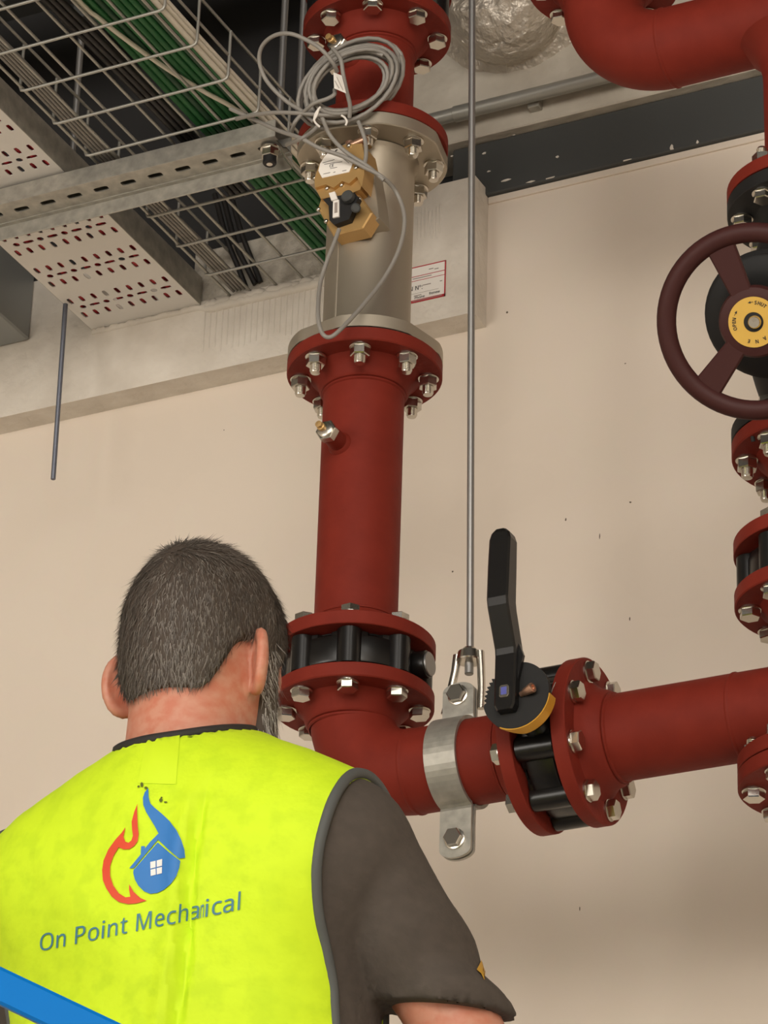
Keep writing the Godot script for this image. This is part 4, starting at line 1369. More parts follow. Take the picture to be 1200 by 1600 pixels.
	for q in [[0.25, 0.256, lx0, lx1 - 0.012]]:
		part("grey_rule", _box(Vector3(q[2], ly0 + H * q[0], CASE_Z + 0.0012), Vector3(q[3], ly0 + H * q[1], CASE_Z + 0.0015), 0.0), M.grey_ink, lb)
	for q in [["N Nº:", lx1 - 0.052, 0.40, 0.0075, "ink"], ["Phone", lx1 - 0.045, 0.13, 0.0035, "ink"], ["Renew", lx1 - 0.019, 0.17, 0.0038, "ink"]]:
		inst("lettering", text_mesh(q[0], q[3], 0.0003), M[q[4]], lb, T(Vector3(q[1], ly0 + H * q[2], CASE_Z + 0.0016)))
	for q in [[0.84, -0.030, -0.022], [0.81, -0.020, -0.013], [0.66, -0.058, -0.025], [0.43, -0.040, -0.026], [0.44, -0.010, -0.006], [0.18, -0.055, -0.042], [0.035, -0.058, -0.006]]:
		part("print_line", _box(Vector3(lx1 + q[1], ly0 + H * q[0], CASE_Z + 0.0014), Vector3(lx1 + q[2], ly0 + H * q[0] + 0.0013, CASE_Z + 0.0018), 0.0), M.grey_ink, lb)
func _box(a: Vector3, b: Vector3, bev: float) -> MB:
	var m := MB.new()
	m.box(T((a + b) * 0.5), b - a, bev)
	return m

# ---------------------------------------------------------------- the man: distance fields and surface nets
const X0 := 0.232
const EAR := Vector3(0.229, 3.142, 0.819)
var mesh_pts := {}

func smin(a: float, b: float, k: float) -> float:
	var h := maxf(k - absf(a - b), 0.0) / k
	return minf(a, b) - h * h * k * 0.25
func cap(p: Vector3, a: Vector3, b: Vector3, ra: float, rb: float) -> float:
	var ab := b - a
	var t := clampf((p - a).dot(ab) / ab.length_squared(), 0.0, 1.0)
	return p.distance_to(a + ab * t) - lerpf(ra, rb, t)
func ell(p: Vector3, c: Vector3, r: Vector3) -> float:
	var q := p - c
	var k0 := (q / r).length()
	var k1 := (q / (r * r)).length()
	return k0 * (k0 - 1.0) / maxf(k1, 1e-5)
func f_neck(p: Vector3) -> float:
	return cap(p, EAR + Vector3(0, -0.02, 0.012), Vector3(X0, 2.965, 0.835), 0.062, 0.070)
func f_torso(p: Vector3) -> float:
	var q := Vector3(absf(p.x - X0), p.y, p.z)
	var d := ell(q, Vector3(0, 2.74, 0.775), Vector3(0.190, 0.34, 0.140))
	d = smin(d, cap(q, Vector3(0, 2.895, 0.825), Vector3(0.115, 2.885, 0.815), 0.098, 0.090), 0.07)
	d = smin(d, cap(q, Vector3(0.01, 2.975, 0.842), Vector3(0.182, 2.918, 0.810), 0.062, 0.060), 0.06)
	d = smin(d, ell(q, Vector3(0, 2.50, 0.755), Vector3(0.185, 0.22, 0.145)), 0.08)
	d = smin(d, ell(q, Vector3(0, 2.34, 0.785), Vector3(0.172, 0.15, 0.128)), 0.06)
	return d
const SH := Vector3(0.196, 2.905, 0.796)     # shoulder, elbow, wrist of one side, x measured from the spine
const EL := Vector3(0.272, 2.735, 0.705)
const WR := Vector3(0.200, 2.665, 0.440)
func side(p: Vector3) -> Vector3:
	return Vector3(absf(p.x - X0), p.y, p.z)
func f_arm(p: Vector3) -> float:
	var q := side(p)
	var d := cap(q, SH + Vector3(-0.012, 0, 0), SH.lerp(EL, 0.45), 0.054, 0.047)
	d = smin(d, cap(q, SH.lerp(EL, 0.45), EL, 0.047, 0.044), 0.02)
	d = smin(d, cap(q, EL, EL.lerp(WR, 0.35), 0.043, 0.043), 0.02)
	d = smin(d, cap(q, EL.lerp(WR, 0.35), WR, 0.043, 0.029), 0.02)
	return d
func f_hand(p: Vector3) -> float:
	var q := side(p)
	var d := cap(q, WR, WR + Vector3(-0.012, -0.002, -0.065), 0.027, 0.030)
	d = smin(d, cap(q, WR + Vector3(-0.035, 0.0, -0.07), WR + Vector3(0.012, 0.0, -0.078), 0.018, 0.018), 0.02)
	for k in 4:
		var o := WR + Vector3(0.014 - k * 0.0185, 0.002, -0.085)
		var m := o + Vector3(0, 0.006, -0.032 + 0.003 * absf(k - 1.4))
		var e := m + Vector3(0, -0.034, -0.012)
		d = smin(d, cap(q, o, m, 0.0098, 0.0092), 0.008)
		d = smin(d, cap(q, m, e, 0.0092, 0.0085), 0.006)
		d = smin(d, cap(q, e, e + Vector3(0, -0.018, 0.016), 0.0085, 0.0075), 0.006)
	var th := WR + Vector3(-0.03, -0.008, -0.035)
	d = smin(d, cap(q, th, th + Vector3(-0.024, -0.018, -0.022), 0.014, 0.0105), 0.012)
	d = smin(d, cap(q, th + Vector3(-0.024, -0.018, -0.022), th + Vector3(-0.020, -0.034, -0.050), 0.0105, 0.0085), 0.008)
	return d
func f_legs(p: Vector3) -> float:
	var q := side(p)
	var d := cap(q, Vector3(0.09, 2.32, 0.785), Vector3(0.10, 1.97, 0.765), 0.094, 0.064)
	d = smin(d, cap(q, Vector3(0.10, 1.97, 0.765), Vector3(0.105, 1.62, 0.80), 0.064, 0.046), 0.03)
	return d
func f_head(p: Vector3) -> float:
	var d := ell(p, EAR + Vector3(0, 0.050, -0.017), Vector3(0.079, 0.110, 0.106))
	d = smin(d, ell(p, EAR + Vector3(0, -0.05, -0.050), Vector3(0.063, 0.082, 0.066)), 0.04)
	d = smin(d, f_neck(p), 0.03)
	var q := side(p) + Vector3(X0 - EAR.x, 0, 0)
	# brow, nose, lips, eye sockets
	d = smin(d, cap(p, EAR + Vector3(-0.035, 0.03, -0.1), EAR + Vector3(0.035, 0.03, -0.1), 0.012, 0.012), 0.02)
	d = smin(d, cap(p, EAR + Vector3(0, 0.018, -0.108), EAR + Vector3(0, -0.024, -0.128), 0.010, 0.015), 0.012)
	d = smin(d, cap(p, EAR + Vector3(-0.02, -0.062, -0.108), EAR + Vector3(0.02, -0.062, -0.108), 0.009, 0.009), 0.012)
	for s in [-1.0, 1.0]:
		d = maxf(d, -(p.distance_to(EAR + Vector3(0.032 * s, 0.008, -0.112)) - 0.014))
		d = minf(d, p.distance_to(EAR + Vector3(0.032 * s, 0.008, -0.094)) - 0.0125)
	# ears: shell with a raised rim, flared away from the head
	for s in [-1.0, 1.0]:
		var c := EAR + Vector3(0.083 * s, 0.002, 0.004)
		var l := p - c
		var ca := cos(0.62)
		var sa: float = sin(0.62) * s
		var r := Vector3(l.x * ca - l.z * sa, l.y, l.x * sa + l.z * ca)   # r.z runs out along the ear
		var e := ell(r, Vector3(0, 0, 0.006), Vector3(0.0075, 0.036 - 0.10 * maxf(0.0, -r.y - 0.01) * 0.15, 0.024))
		var rr := Vector2(r.y / 0.032, (r.z - 0.006) / 0.021)
		var rim := Vector2((rr.length() - 1.0) * 0.024, r.x + 0.003 * s).length() - 0.0048
		if r.z < -0.008: rim = 1.0
		d = smin(d, smin(e, rim, 0.006), 0.012)
	return d
func hairline(p: Vector3) -> float:
	var ax := absf(p.x - EAR.x)
	var front := smoothstep(EAR.z - 0.05, EAR.z - 0.095, p.z)
	var h := 3.098 + 0.072 * smoothstep(0.035, 0.078, ax) * smoothstep(EAR.z + 0.085, EAR.z + 0.03, p.z)
	return lerpf(h, 3.235, front) + 0.004 * noise.get_noise_3d(p.x * 900, p.y * 500, p.z * 900)
func f_hair(p: Vector3) -> float:
	var d := ell(p, EAR + Vector3(0, 0.050, -0.017), Vector3(0.079, 0.110, 0.106)) - 0.0065
	d = smin(d, f_neck(p) - 0.0035, 0.045)
	d += 0.0018 * noise.get_noise_3d(p.x * 4000, p.y * 1500, p.z * 4000)
	return maxf(d, (hairline(p) - p.y) * 0.7)
func f_beard(p: Vector3) -> float:
	var q := Vector3(absf(p.x - EAR.x), p.y, p.z)
	var d := ell(p, EAR + Vector3(0, -0.085, -0.062), Vector3(0.066, 0.062, 0.066))
	d = smin(d, cap(q, EAR - Vector3(EAR.x, 0, 0) + Vector3(0.073, 0.035, -0.030), EAR - Vector3(EAR.x, 0, 0) + Vector3(0.060, -0.085, -0.045), 0.012, 0.020), 0.02)
	d += 0.003 * noise.get_noise_3d(p.x * 3000, p.y * 900, p.z * 3000)
	return maxf(maxf(d, p.z - (EAR.z - 0.014)), -(p.distance_to(EAR + Vector3(0, -0.062, -0.125)) - 0.018))
func arm_w(y: float) -> float:
	# half width of the vest at height y: widest at the shoulder, scooped at the armhole
	if y > 2.80: return lerpf(0.192, 0.214, smoothstep(2.80, 2.97, y))
	return lerpf(0.192, 0.240, smoothstep(2.74, 2.45, y))
func folds(p: Vector3) -> float:
	var xc := 0.312 - (2.98 - p.y) * 0.10
	var g := smoothstep(2.985, 2.90, p.y)
	var u := p.x - xc
	var v := -0.0055 * exp(-pow((u + 0.010) / 0.011, 2.0)) + 0.0095 * exp(-pow((u - 0.005) / 0.0055, 2.0))
	v *= g
	var a := noise.get_noise_3d(p.x * 260, p.y * 120, p.z * 100) * 0.010
	var b := noise.get_noise_3d((p.x + p.y * 0.8) * 700 + 90, (p.y - p.x) * 160, 40) * 0.0035
	return v + a * 0.55 + b
func f_vest(p: Vector3) -> float:
	var d := f_torso(p) - 0.017 + folds(p)
	d = maxf(d, absf(p.x - X0) - arm_w(p.y))
	d = maxf(d, -(f_neck(p) - 0.008))
	return d
func sleeve(p: Vector3) -> float:
	var q := side(p)
	var hem := SH.lerp(EL, 0.86)
	var ax := (EL - SH).normalized()
	var d := cap(q, SH + Vector3(-0.012, 0.004, 0.0), SH.lerp(EL, 1.25), 0.073, 0.056)
	var t := (q - SH).dot(ax)
	# drag folds running across the sleeve
	d += 0.0065 * sin(t * 62.0 + q.z * 46.0 + q.x * 30.0) * smoothstep(0.06, 0.14, t) * smoothstep(0.30, 0.18, t)
	d += 0.006 * noise.get_noise_3d(p.x * 300, p.y * 220, p.z * 300)
	return maxf(d, (q - hem).dot(Vector3(-0.12, -1.0, -0.10).normalized()))
func f_shirt(p: Vector3) -> float:
	var d := f_torso(p) - lerpf(-0.004, 0.0125, smoothstep(0.135, 0.180, absf(p.x - X0)))
	d = maxf(d, 2.33 - p.y)
	d = smin(d, sleeve(p), 0.005)
	return maxf(d, -(f_neck(p) - 0.003))
func f_trousers(p: Vector3) -> float:
	var d := smin(f_legs(p) - 0.016, f_torso(p) - 0.004, 0.03)
	return maxf(maxf(d, p.y - 2.37), 1.60 - p.y)
func f_skin(p: Vector3) -> float:
	var d := smin(f_torso(p), f_arm(p), 0.03)
	d = minf(d, f_legs(p))
	return minf(d, f_neck(p))

func nets(fld: Callable, lo: Vector3, hi: Vector3, cell: float, base: Vector3, key := "") -> ArrayMesh:
	var nx := int(ceil((hi.x - lo.x) / cell)) + 1
	var ny := int(ceil((hi.y - lo.y) / cell)) + 1
	var nz := int(ceil((hi.z - lo.z) / cell)) + 1
	var val := PackedFloat32Array()
	val.resize(nx * ny * nz)
	var B := 5
	for bx in range(0, nx, B):
		for by in range(0, ny, B):
			for bz in range(0, nz, B):
				var c := lo + Vector3(bx + B * 0.5, by + B * 0.5, bz + B * 0.5) * cell
				var dc: float = fld.call(c)
				var far := absf(dc) > B * cell * 1.5
				for i in range(bx, min(bx + B, nx)):
					for j in range(by, min(by + B, ny)):
						var o := (i * ny + j) * nz
						for k in range(bz, min(bz + B, nz)):
							val[o + k] = dc if far else fld.call(lo + Vector3(i, j, k) * cell)
	var V := PackedVector3Array()
	var N := PackedVector3Array()
	var I := PackedInt32Array()
	var id := PackedInt32Array()
	id.resize(nx * ny * nz)
	id.fill(-1)
	var st := [ny * nz, nz, 1]
	for i in nx - 1:
		for j in ny - 1:
			for k in nz - 1:
				var o := (i * ny + j) * nz + k
				var v000 := val[o]
				var v001 := val[o + 1]
				var v010 := val[o + nz]
				var v011 := val[o + nz + 1]
				var v100 := val[o + ny * nz]
				var v101 := val[o + ny * nz + 1]
				var v110 := val[o + ny * nz + nz]
				var v111 := val[o + ny * nz + nz + 1]
				var cnt := int(v000 < 0) + int(v001 < 0) + int(v010 < 0) + int(v011 < 0) + int(v100 < 0) + int(v101 < 0) + int(v110 < 0) + int(v111 < 0)
				if cnt == 0 or cnt == 8: continue
				var s := Vector3.ZERO
				var m := 0
				if (v000 < 0) != (v001 < 0): s += Vector3(0, 0, v000 / (v000 - v001)); m += 1
				if (v010 < 0) != (v011 < 0): s += Vector3(0, 1, v010 / (v010 - v011)); m += 1
				if (v100 < 0) != (v101 < 0): s += Vector3(1, 0, v100 / (v100 - v101)); m += 1
				if (v110 < 0) != (v111 < 0): s += Vector3(1, 1, v110 / (v110 - v111)); m += 1
				if (v000 < 0) != (v010 < 0): s += Vector3(0, v000 / (v000 - v010), 0); m += 1
				if (v001 < 0) != (v011 < 0): s += Vector3(0, v001 / (v001 - v011), 1); m += 1
				if (v100 < 0) != (v110 < 0): s += Vector3(1, v100 / (v100 - v110), 0); m += 1
				if (v101 < 0) != (v111 < 0): s += Vector3(1, v101 / (v101 - v111), 1); m += 1
				if (v000 < 0) != (v100 < 0): s += Vector3(v000 / (v000 - v100), 0, 0); m += 1
				if (v001 < 0) != (v101 < 0): s += Vector3(v001 / (v001 - v101), 0, 1); m += 1
				if (v010 < 0) != (v110 < 0): s += Vector3(v010 / (v010 - v110), 1, 0); m += 1
				if (v011 < 0) != (v111 < 0): s += Vector3(v011 / (v011 - v111), 1, 1); m += 1
				id[o] = V.size()
				V.append(lo + (Vector3(i, j, k) + s / m) * cell)
				N.append(Vector3(v100 + v101 + v110 + v111 - v000 - v001 - v010 - v011, v010 + v011 + v110 + v111 - v000 - v001 - v100 - v101, v001 + v011 + v101 + v111 - v000 - v010 - v100 - v110).normalized())
	for ax in 3:
		var a1: int = st[(ax + 1) % 3]
		var a2: int = st[(ax + 2) % 3]
		for i in range(1, nx - 1):
			for j in range(1, ny - 1):
				for k in range(1, nz - 1):
					var o := (i * ny + j) * nz + k
					if (val[o] < 0) == (val[o + st[ax]] < 0): continue
					var q0 := id[o]
					var q1 := id[o - a1]
					var q2 := id[o - a1 - a2]
					var q3 := id[o - a2]
					if q0 < 0 or q1 < 0 or q2 < 0 or q3 < 0: continue
					if (V[q1] - V[q0]).cross(V[q2] - V[q0]).dot(N[q0] + N[q1] + N[q2] + N[q3]) > 0.0:
						I.append_array([q0, q2, q1, q0, q3, q2])
					else:
						I.append_array([q0, q1, q2, q0, q2, q3])
	if key: mesh_pts[key] = [V.duplicate(), N.duplicate()]
	for i in V.size(): V[i] -= base
	var a := []
	a.resize(Mesh.ARRAY_MAX)
	a[Mesh.ARRAY_VERTEX] = V
	a[Mesh.ARRAY_NORMAL] = N
	a[Mesh.ARRAY_INDEX] = I
	var am := ArrayMesh.new()
	am.add_surface_from_arrays(Mesh.PRIMITIVE_TRIANGLES, a)
	return am

func on_field(fld: Callable, x: float, y: float, lift: float) -> Vector3:
	# point on a cloth surface seen through a photo pixel, raised a little along the surface normal
	var d := ray(x, y)
	var L := d.length()
	d = d / L
	var t := 3.3
	for i in 70:
		var v: float = fld.call(CAM + d * t)
		t += v * 0.6
		if absf(v) < 0.0002: break
	t = clampf(t, 3.2, 4.6)
	var p := CAM + d * t
	return p + normal_of(fld, p) * lift
func normal_of(fld: Callable, p: Vector3) -> Vector3:
	var e := 0.003
	return Vector3(fld.call(p + Vector3(e, 0, 0)) - fld.call(p - Vector3(e, 0, 0)), fld.call(p + Vector3(0, e, 0)) - fld.call(p - Vector3(0, e, 0)), fld.call(p + Vector3(0, 0, e)) - fld.call(p - Vector3(0, 0, e))).normalized()
func print_tri(b: MB, fld: Callable, a: Vector2, c: Vector2, d: Vector2, lift: float, cache: Dictionary, lim := 12.0) -> void:
	var l0 := a.distance_to(c)
	var l1 := c.distance_to(d)
	var l2 := d.distance_to(a)
	var m := maxf(l0, maxf(l1, l2))
	if m > lim:
		if m == l0:
			var q := (a + c) * 0.5
			print_tri(b, fld, a, q, d, lift, cache, lim); print_tri(b, fld, q, c, d, lift, cache, lim)
		elif m == l1:
			var q := (c + d) * 0.5
			print_tri(b, fld, a, c, q, lift, cache, lim); print_tri(b, fld, a, q, d, lift, cache, lim)
		else:
			var q := (a + d) * 0.5
			print_tri(b, fld, a, c, q, lift, cache, lim); print_tri(b, fld, q, c, d, lift, cache, lim)
		return
	for p in [a, c, d]:
		if not cache.has(p):
			var w := on_field(fld, p.x, p.y, lift)
			cache[p] = [w, normal_of(fld, w)]
	b.tri(cache[a][0], cache[c][0], cache[d][0], cache[a][1], cache[c][1], cache[d][1])
func print_poly(b: MB, fld: Callable, pts: Array, lift: float) -> void:
	var poly := PackedVector2Array()
	for q in pts: poly.append(Vector2(q[0], q[1]))
	var ix := Geometry2D.triangulate_polygon(poly)
	var cache := {}
	for i in range(0, ix.size(), 3):
		print_tri(b, fld, poly[ix[i]], poly[ix[i + 1]], poly[ix[i + 2]], lift, cache)
func print_word(b: MB, fld: Callable, word: String, x0: float, x1: float, caph: float, lift: float) -> void:
	var tm := text_mesh(word, 1.0, 0.0)
	var arr := tm.get_mesh_arrays()
	var V: PackedVector3Array = arr[Mesh.ARRAY_VERTEX]
	var I: PackedInt32Array = arr[Mesh.ARRAY_INDEX] if arr[Mesh.ARRAY_INDEX] != null else PackedInt32Array(range(V.size()))
	var NN: PackedVector3Array = arr[Mesh.ARRAY_NORMAL]
	var mn := 1e9
	var mx := -1e9
	for v in V:
		mn = minf(mn, v.x); mx = maxf(mx, v.x)
	# height of capitals and the baseline are taken from the letter P of the same font
	var ref: PackedVector3Array = text_mesh("P", 1.0, 0.0).get_mesh_arrays()[Mesh.ARRAY_VERTEX]
	var b0 := 1e9
	var b1 := -1e9
	for v in ref:
		b0 = minf(b0, v.y); b1 = maxf(b1, v.y)
	var cache := {}
	for i in range(0, I.size(), 3):
		if NN.size() and NN[I[i]].z < 0.5: continue
		var q := []
		for k in 3:
			var v := V[I[i + k]]
			var X := lerpf(x0, x1, (v.x - mn) / (mx - mn))
			var h := (v.y - b0) / (b1 - b0) * caph
			q.append(Vector2(X + h * 0.06, 1484.5 - 0.2095 * (X - 75.0) - h))
		print_tri(b, fld, q[0], q[1], q[2], lift, cache, 14.0)
func strands(key: String, count: int, length: float, width: float, dark: Color, light: Color, base: Vector3, flow: Callable, sd: int, ok: Callable) -> MB:
	var r := RandomNumberGenerator.new()
	r.seed = sd
	var V: PackedVector3Array = mesh_pts[key][0]
	var N: PackedVector3Array = mesh_pts[key][1]
	var b := MB.new()
	var done := 0
	var tries := 0
	while done < count and tries < count * 6:
		tries += 1
		var i := r.randi_range(0, V.size() - 1)
		var p := V[i] + Vector3(r.randf_range(-0.002, 0.002), r.randf_range(-0.002, 0.002), r.randf_range(-0.002, 0.002))
		var n := N[i]
		if not ok.call(p, n): continue
		var f: Vector3 = flow.call(p, n)
		f = (f - n * f.dot(n)).normalized()
		f = (f + n * r.randf_range(0.06, 0.32) + Vector3(r.randf_range(-0.3, 0.3), r.randf_range(-0.3, 0.3), r.randf_range(-0.3, 0.3))).normalized()
		var w := f.cross(n).normalized() * width * r.randf_range(0.6, 1.2)
		var L := length * r.randf_range(0.6, 1.3)
		var patch := clampf(0.45 + 0.9 * noise.get_noise_3d(p.x * 900, p.y * 500, p.z * 900), 0.0, 1.0)
		b.col = dark.lerp(light, clampf(patch * 0.55 + r.randf() * r.randf() * 0.9, 0.0, 1.0))
		var a := p - n * 0.001
		b.tri(a - w, a + w, a + f * L, n, n, n)
		done += 1
	return b

func build_man() -> void:
	var base := Vector3(X0, 1.50, 0.79)
	var man := thing("person", base, "man seen from behind in yellow safety vest and dark T-shirt, facing the wall", "person")
	# body with head, arms and hands in one skin mesh, in several grids
	var sk := MB.new()
	var grids := [
		[f_skin, Vector3(X0 - 0.36, 2.28, 0.38), Vector3(X0 + 0.36, 3.06, 1.0), 0.012],
		[f_skin, Vector3(X0 - 0.22, 1.56, 0.66), Vector3(X0 + 0.22, 2.30, 0.94), 0.018],
		[f_head, EAR + Vector3(-0.125, -0.15, -0.155), EAR + Vector3(0.125, 0.19, 0.115), 0.0042],
		[f_hand, Vector3(X0 - 0.245, 2.585, 0.30), Vector3(X0 - 0.13, 2.71, 0.45), 0.0042],
		[f_hand, Vector3(X0 + 0.13, 2.585, 0.30), Vector3(X0 + 0.245, 2.71, 0.45), 0.0042]]
	var st := SurfaceTool.new()
	st.begin(Mesh.PRIMITIVE_TRIANGLES)
	for g in grids: st.append_from(nets(g[0], g[1], g[2], g[3], base), 0, Transform3D.IDENTITY)
	part("body", st.commit(), M.skin, man)
	# hair and beard
	var hm := nets(f_hair, EAR + Vector3(-0.11, -0.07, -0.13), EAR + Vector3(0.11, 0.19, 0.115), 0.0045, base, "hair")
	var hair := part("hair", hm, M.hair_base, man, "short greying brown hair")
	var flow := func(p: Vector3, n: Vector3) -> Vector3:
		var top := smoothstep(3.22, 3.30, p.y)
		return Vector3(signf(p.x - EAR.x) * 0.15, -1.0 + top * 0.9, 0.25 - top * 1.0)
	var ok := func(p: Vector3, n: Vector3) -> bool: return p.y > hairline(p) - 0.004 and n.y > -0.75
	var hs := strands("hair", 26000, 0.014, 0.0006, Color(0.040, 0.030, 0.023), Color(0.27, 0.235, 0.20), base, flow, 21, ok)
	part("strands", hs, M.hair_strand, hair).set_meta("kind", "stuff")
	var bm := nets(f_beard, EAR + Vector3(-0.1, -0.165, -0.15), EAR + Vector3(0.1, 0.04, 0.0), 0.0048, base, "beard")
	var beard := part("beard", bm, M.hair_base, man, "grey beard")
	var bflow := func(p: Vector3, n: Vector3) -> Vector3: return Vector3(0, -1, -0.25)
	var bok := func(p: Vector3, n: Vector3) -> bool: return n.z < 0.9
	var bs := strands("beard", 7000, 0.019, 0.0006, Color(0.10, 0.085, 0.07), Color(0.62, 0.58, 0.54), base, bflow, 22, bok)
	part("strands", bs, M.hair_strand, beard).set_meta("kind", "stuff")
	# clothes
	part("trousers", nets(f_trousers, Vector3(X0 - 0.25, 1.57, 0.60), Vector3(X0 + 0.25, 2.40, 0.97), 0.016, base), M.trousers, man)
	var shirt := part("shirt", nets(f_shirt, Vector3(X0 - 0.38, 2.30, 0.56), Vector3(X0 + 0.38, 3.06, 0.98), 0.0085, base), M.shirt, man, "dark brown-grey T-shirt")
	for s in [-1.0, 1.0]:
		var bt := MB.new()
		var ox: float = X0 + s * 0.105
		bt.lathe(T(Vector3(ox, 1.5, 0.80)), [Vector2(0.055, 0.03), Vector2(0.056, 0.11), Vector2(0.05, 0.16)], 24)
		var pl := PackedVector2Array()
		for k in 24:
			var a := TAU * k / 24.0
			pl.append(Vector2(0.05 * cos(a) * (1.0 - 0.12 * sin(a)), 0.145 * sin(a)))
		bt.prism(Transform3D(Basis(Vector3(1, 0, 0), Vector3(0, 0, -1), Vector3(0, 1, 0)), Vector3(ox, 1.5, 0.745)), pl, 0.085, 0.02)
		part("boot", bt, M.boot, man)
	var vest := part("safety_vest", nets(f_vest, Vector3(X0 - 0.26, 2.42, 0.56), Vector3(X0 + 0.26, 3.07, 1.0), 0.0062, base), M.vest, man, "fluorescent yellow safety vest with flame and house emblem")
	# armhole and neck bindings
	for s in [1.0, -1.0]:
		var pts := []
		for k in 46:
			var a := deg_to_rad(lerpf(-78.0, 250.0, k / 45.0))
			var c := Vector3(0, 2.80, 0.79)
			var lo := 0.02
			var hi := 0.40
			var p := c
			for it in 16:
				var m := (lo + hi) * 0.5
				p = c + Vector3(0, sin(a), cos(a)) * m
				p.x = X0 + s * (arm_w(p.y) - 0.002)
				if f_torso(p) - 0.0145 + folds(p) < 0.0: lo = m
				else: hi = m
			if lo > 0.03: pts.append(p)
		if pts.size() > 3:
			var t := MB.new()
			t.tube(spline(pts, 3), 0.0062, 8)
			part("armhole_binding", t, M.vest_trim, vest, "grey binding tape")
	var npts := []
	for k in 40:
		var a := TAU * k / 40.0
		var p := Vector3.ZERO
		var found := false
		var y := 3.09
		while y > 2.88:
			var ax := EAR + Vector3(0, -0.02, 0.012)
			var t0 := (ax.y - y) / (ax.y - 2.965)
			var c := ax.lerp(Vector3(X0, 2.965, 0.835), t0)
			var rr := lerpf(0.062, 0.070, clampf(t0, 0, 1)) + 0.009
			p = Vector3(c.x + cos(a) * rr, y, c.z + sin(a) * rr)
			if f_torso(p) - 0.017 + folds(p) < 0.0:
				found = true
				break
			y -= 0.002
		if found: npts.append(p)
	if npts.size() > 5:
		var t := MB.new()
		for it in 4:
			var sm := npts.duplicate()
			for k in npts.size(): sm[k] = (npts[(k + npts.size() - 1) % npts.size()] + npts[k] * 2.0 + npts[(k + 1) % npts.size()]) * 0.25
			npts = sm
		t.tube(npts, 0.0058, 8, false, true)
		part("collar_binding", t, M.collar_trim, vest, "dark collar binding")
	# pale tape at the nape, print, small marks
	var b := MB.new()
	print_poly(b, f_vest, [[232, 1141], [282, 1138], [275, 1226], [216, 1224]], 0.0006)
	part("nape_patch", b, M.vest_tape, vest, "paler yellow patch below the collar")
	b = MB.new()
	print_poly(b, f_vest, crop_px([[425, 150], [400, 180], [387, 220], [390, 270], [410, 320], [440, 370], [470, 420], [500, 475], [440, 535], [403, 582], [400, 565], [375, 567], [372, 625], [290, 725], [320, 725], [495, 520], [645, 655], [686, 648], [680, 590], [660, 520], [630, 450], [580, 385], [520, 330], [470, 290], [440, 260], [428, 215]], 140, 1200, 0.216667), 0.0012)
	print_poly(b, f_vest, crop_px([[493, 540], [652, 672], [645, 720], [625, 780], [590, 835], [540, 880], [490, 903], [440, 908], [395, 890], [355, 850], [330, 805], [318, 760], [320, 738]], 140, 1200, 0.216667), 0.0012)
	part("house_emblem", b, M.print_blue, vest, "blue drop-shaped house emblem")
	b = MB.new()
	for q in [[[443, 682], [482, 673], [482, 720], [443, 730]], [[490, 671], [532, 660], [531, 708], [490, 718]], [[444, 738], [482, 728], [483, 773], [445, 783]], [[490, 726], [531, 716], [530, 762], [490, 772]]]:
		print_poly(b, f_vest, crop_px(q, 140, 1200, 0.216667), 0.002)
	part("house_window", b, M.print_white, vest, "white four-pane window in the emblem")
	b = MB.new()
	print_poly(b, f_vest, crop_px([[348, 262], [325, 320], [307, 390], [310, 450], [316, 490], [305, 525], [285, 542], [262, 535], [248, 500], [262, 430], [235, 470], [190, 520], [140, 590], [105, 670], [95, 740], [100, 810], [125, 870], [165, 930], [215, 968], [280, 983], [340, 978], [415, 958], [370, 940], [320, 895], [288, 840], [288, 880], [297, 930], [262, 935], [215, 905], [175, 850], [152, 780], [152, 710], [175, 640], [213, 575], [250, 590], [290, 588], [325, 565], [350, 530], [357, 480], [350, 420], [347, 360], [345, 310]], 140, 1200, 0.216667), 0.0012)
	part("flame_emblem", b, M.print_orange, vest, "orange flame emblem")
	b = MB.new()
	print_word(b, f_vest, "On", 63, 103, 27, 0.0012)
	print_word(b, f_vest, "Point", 118, 199, 27, 0.0012)
	print_word(b, f_vest, "Mecha", 213, 311, 27, 0.0012)
	print_word(b, f_vest, "n", 313, 318.5, 27, 0.0012)
	print_word(b, f_vest, "ical", 321, 375, 27, 0.0012)
	part("lettering", b, M.print_text, vest, "blue-green lettering reading On Point Mechanical")
	b = MB.new()
	for q in [[222, 1227, 3, 4], [229, 1232, 3, 2.5], [217, 1230, 2, 2], [252, 1251, 3, 3], [259, 1254, 3, 1.5], [253, 1247, 1.5, 1.5]]:
		var pl := []
		for k in 7: pl.append([q[0] + cos(TAU * k / 7.0) * q[2] * rng.randf_range(0.7, 1.2), q[1] + sin(TAU * k / 7.0) * q[3] * rng.randf_range(0.7, 1.2)])
		print_poly(b, f_vest, pl, 0.0012)
	part("burn_marks", b, M.smudge, vest, "small dark marks near the emblem")
	b = MB.new()
	b.box(Transform3D(Basis(Vector3.UP, 0.25), px(278, 1125, 3.86)), Vector3(0.019, 0.010, 0.0012), 0.0)
	part("neck_label", b, M.white_label, shirt, "white label at the back of the collar")
	b = MB.new()
	print_poly(b, f_shirt, [[744, 1516], [751, 1500], [754, 1510], [758, 1518], [756, 1532], [751, 1522]], 0.001)
	part("sleeve_badge", b, M.badge_gold, shirt, "gold sleeve badge")

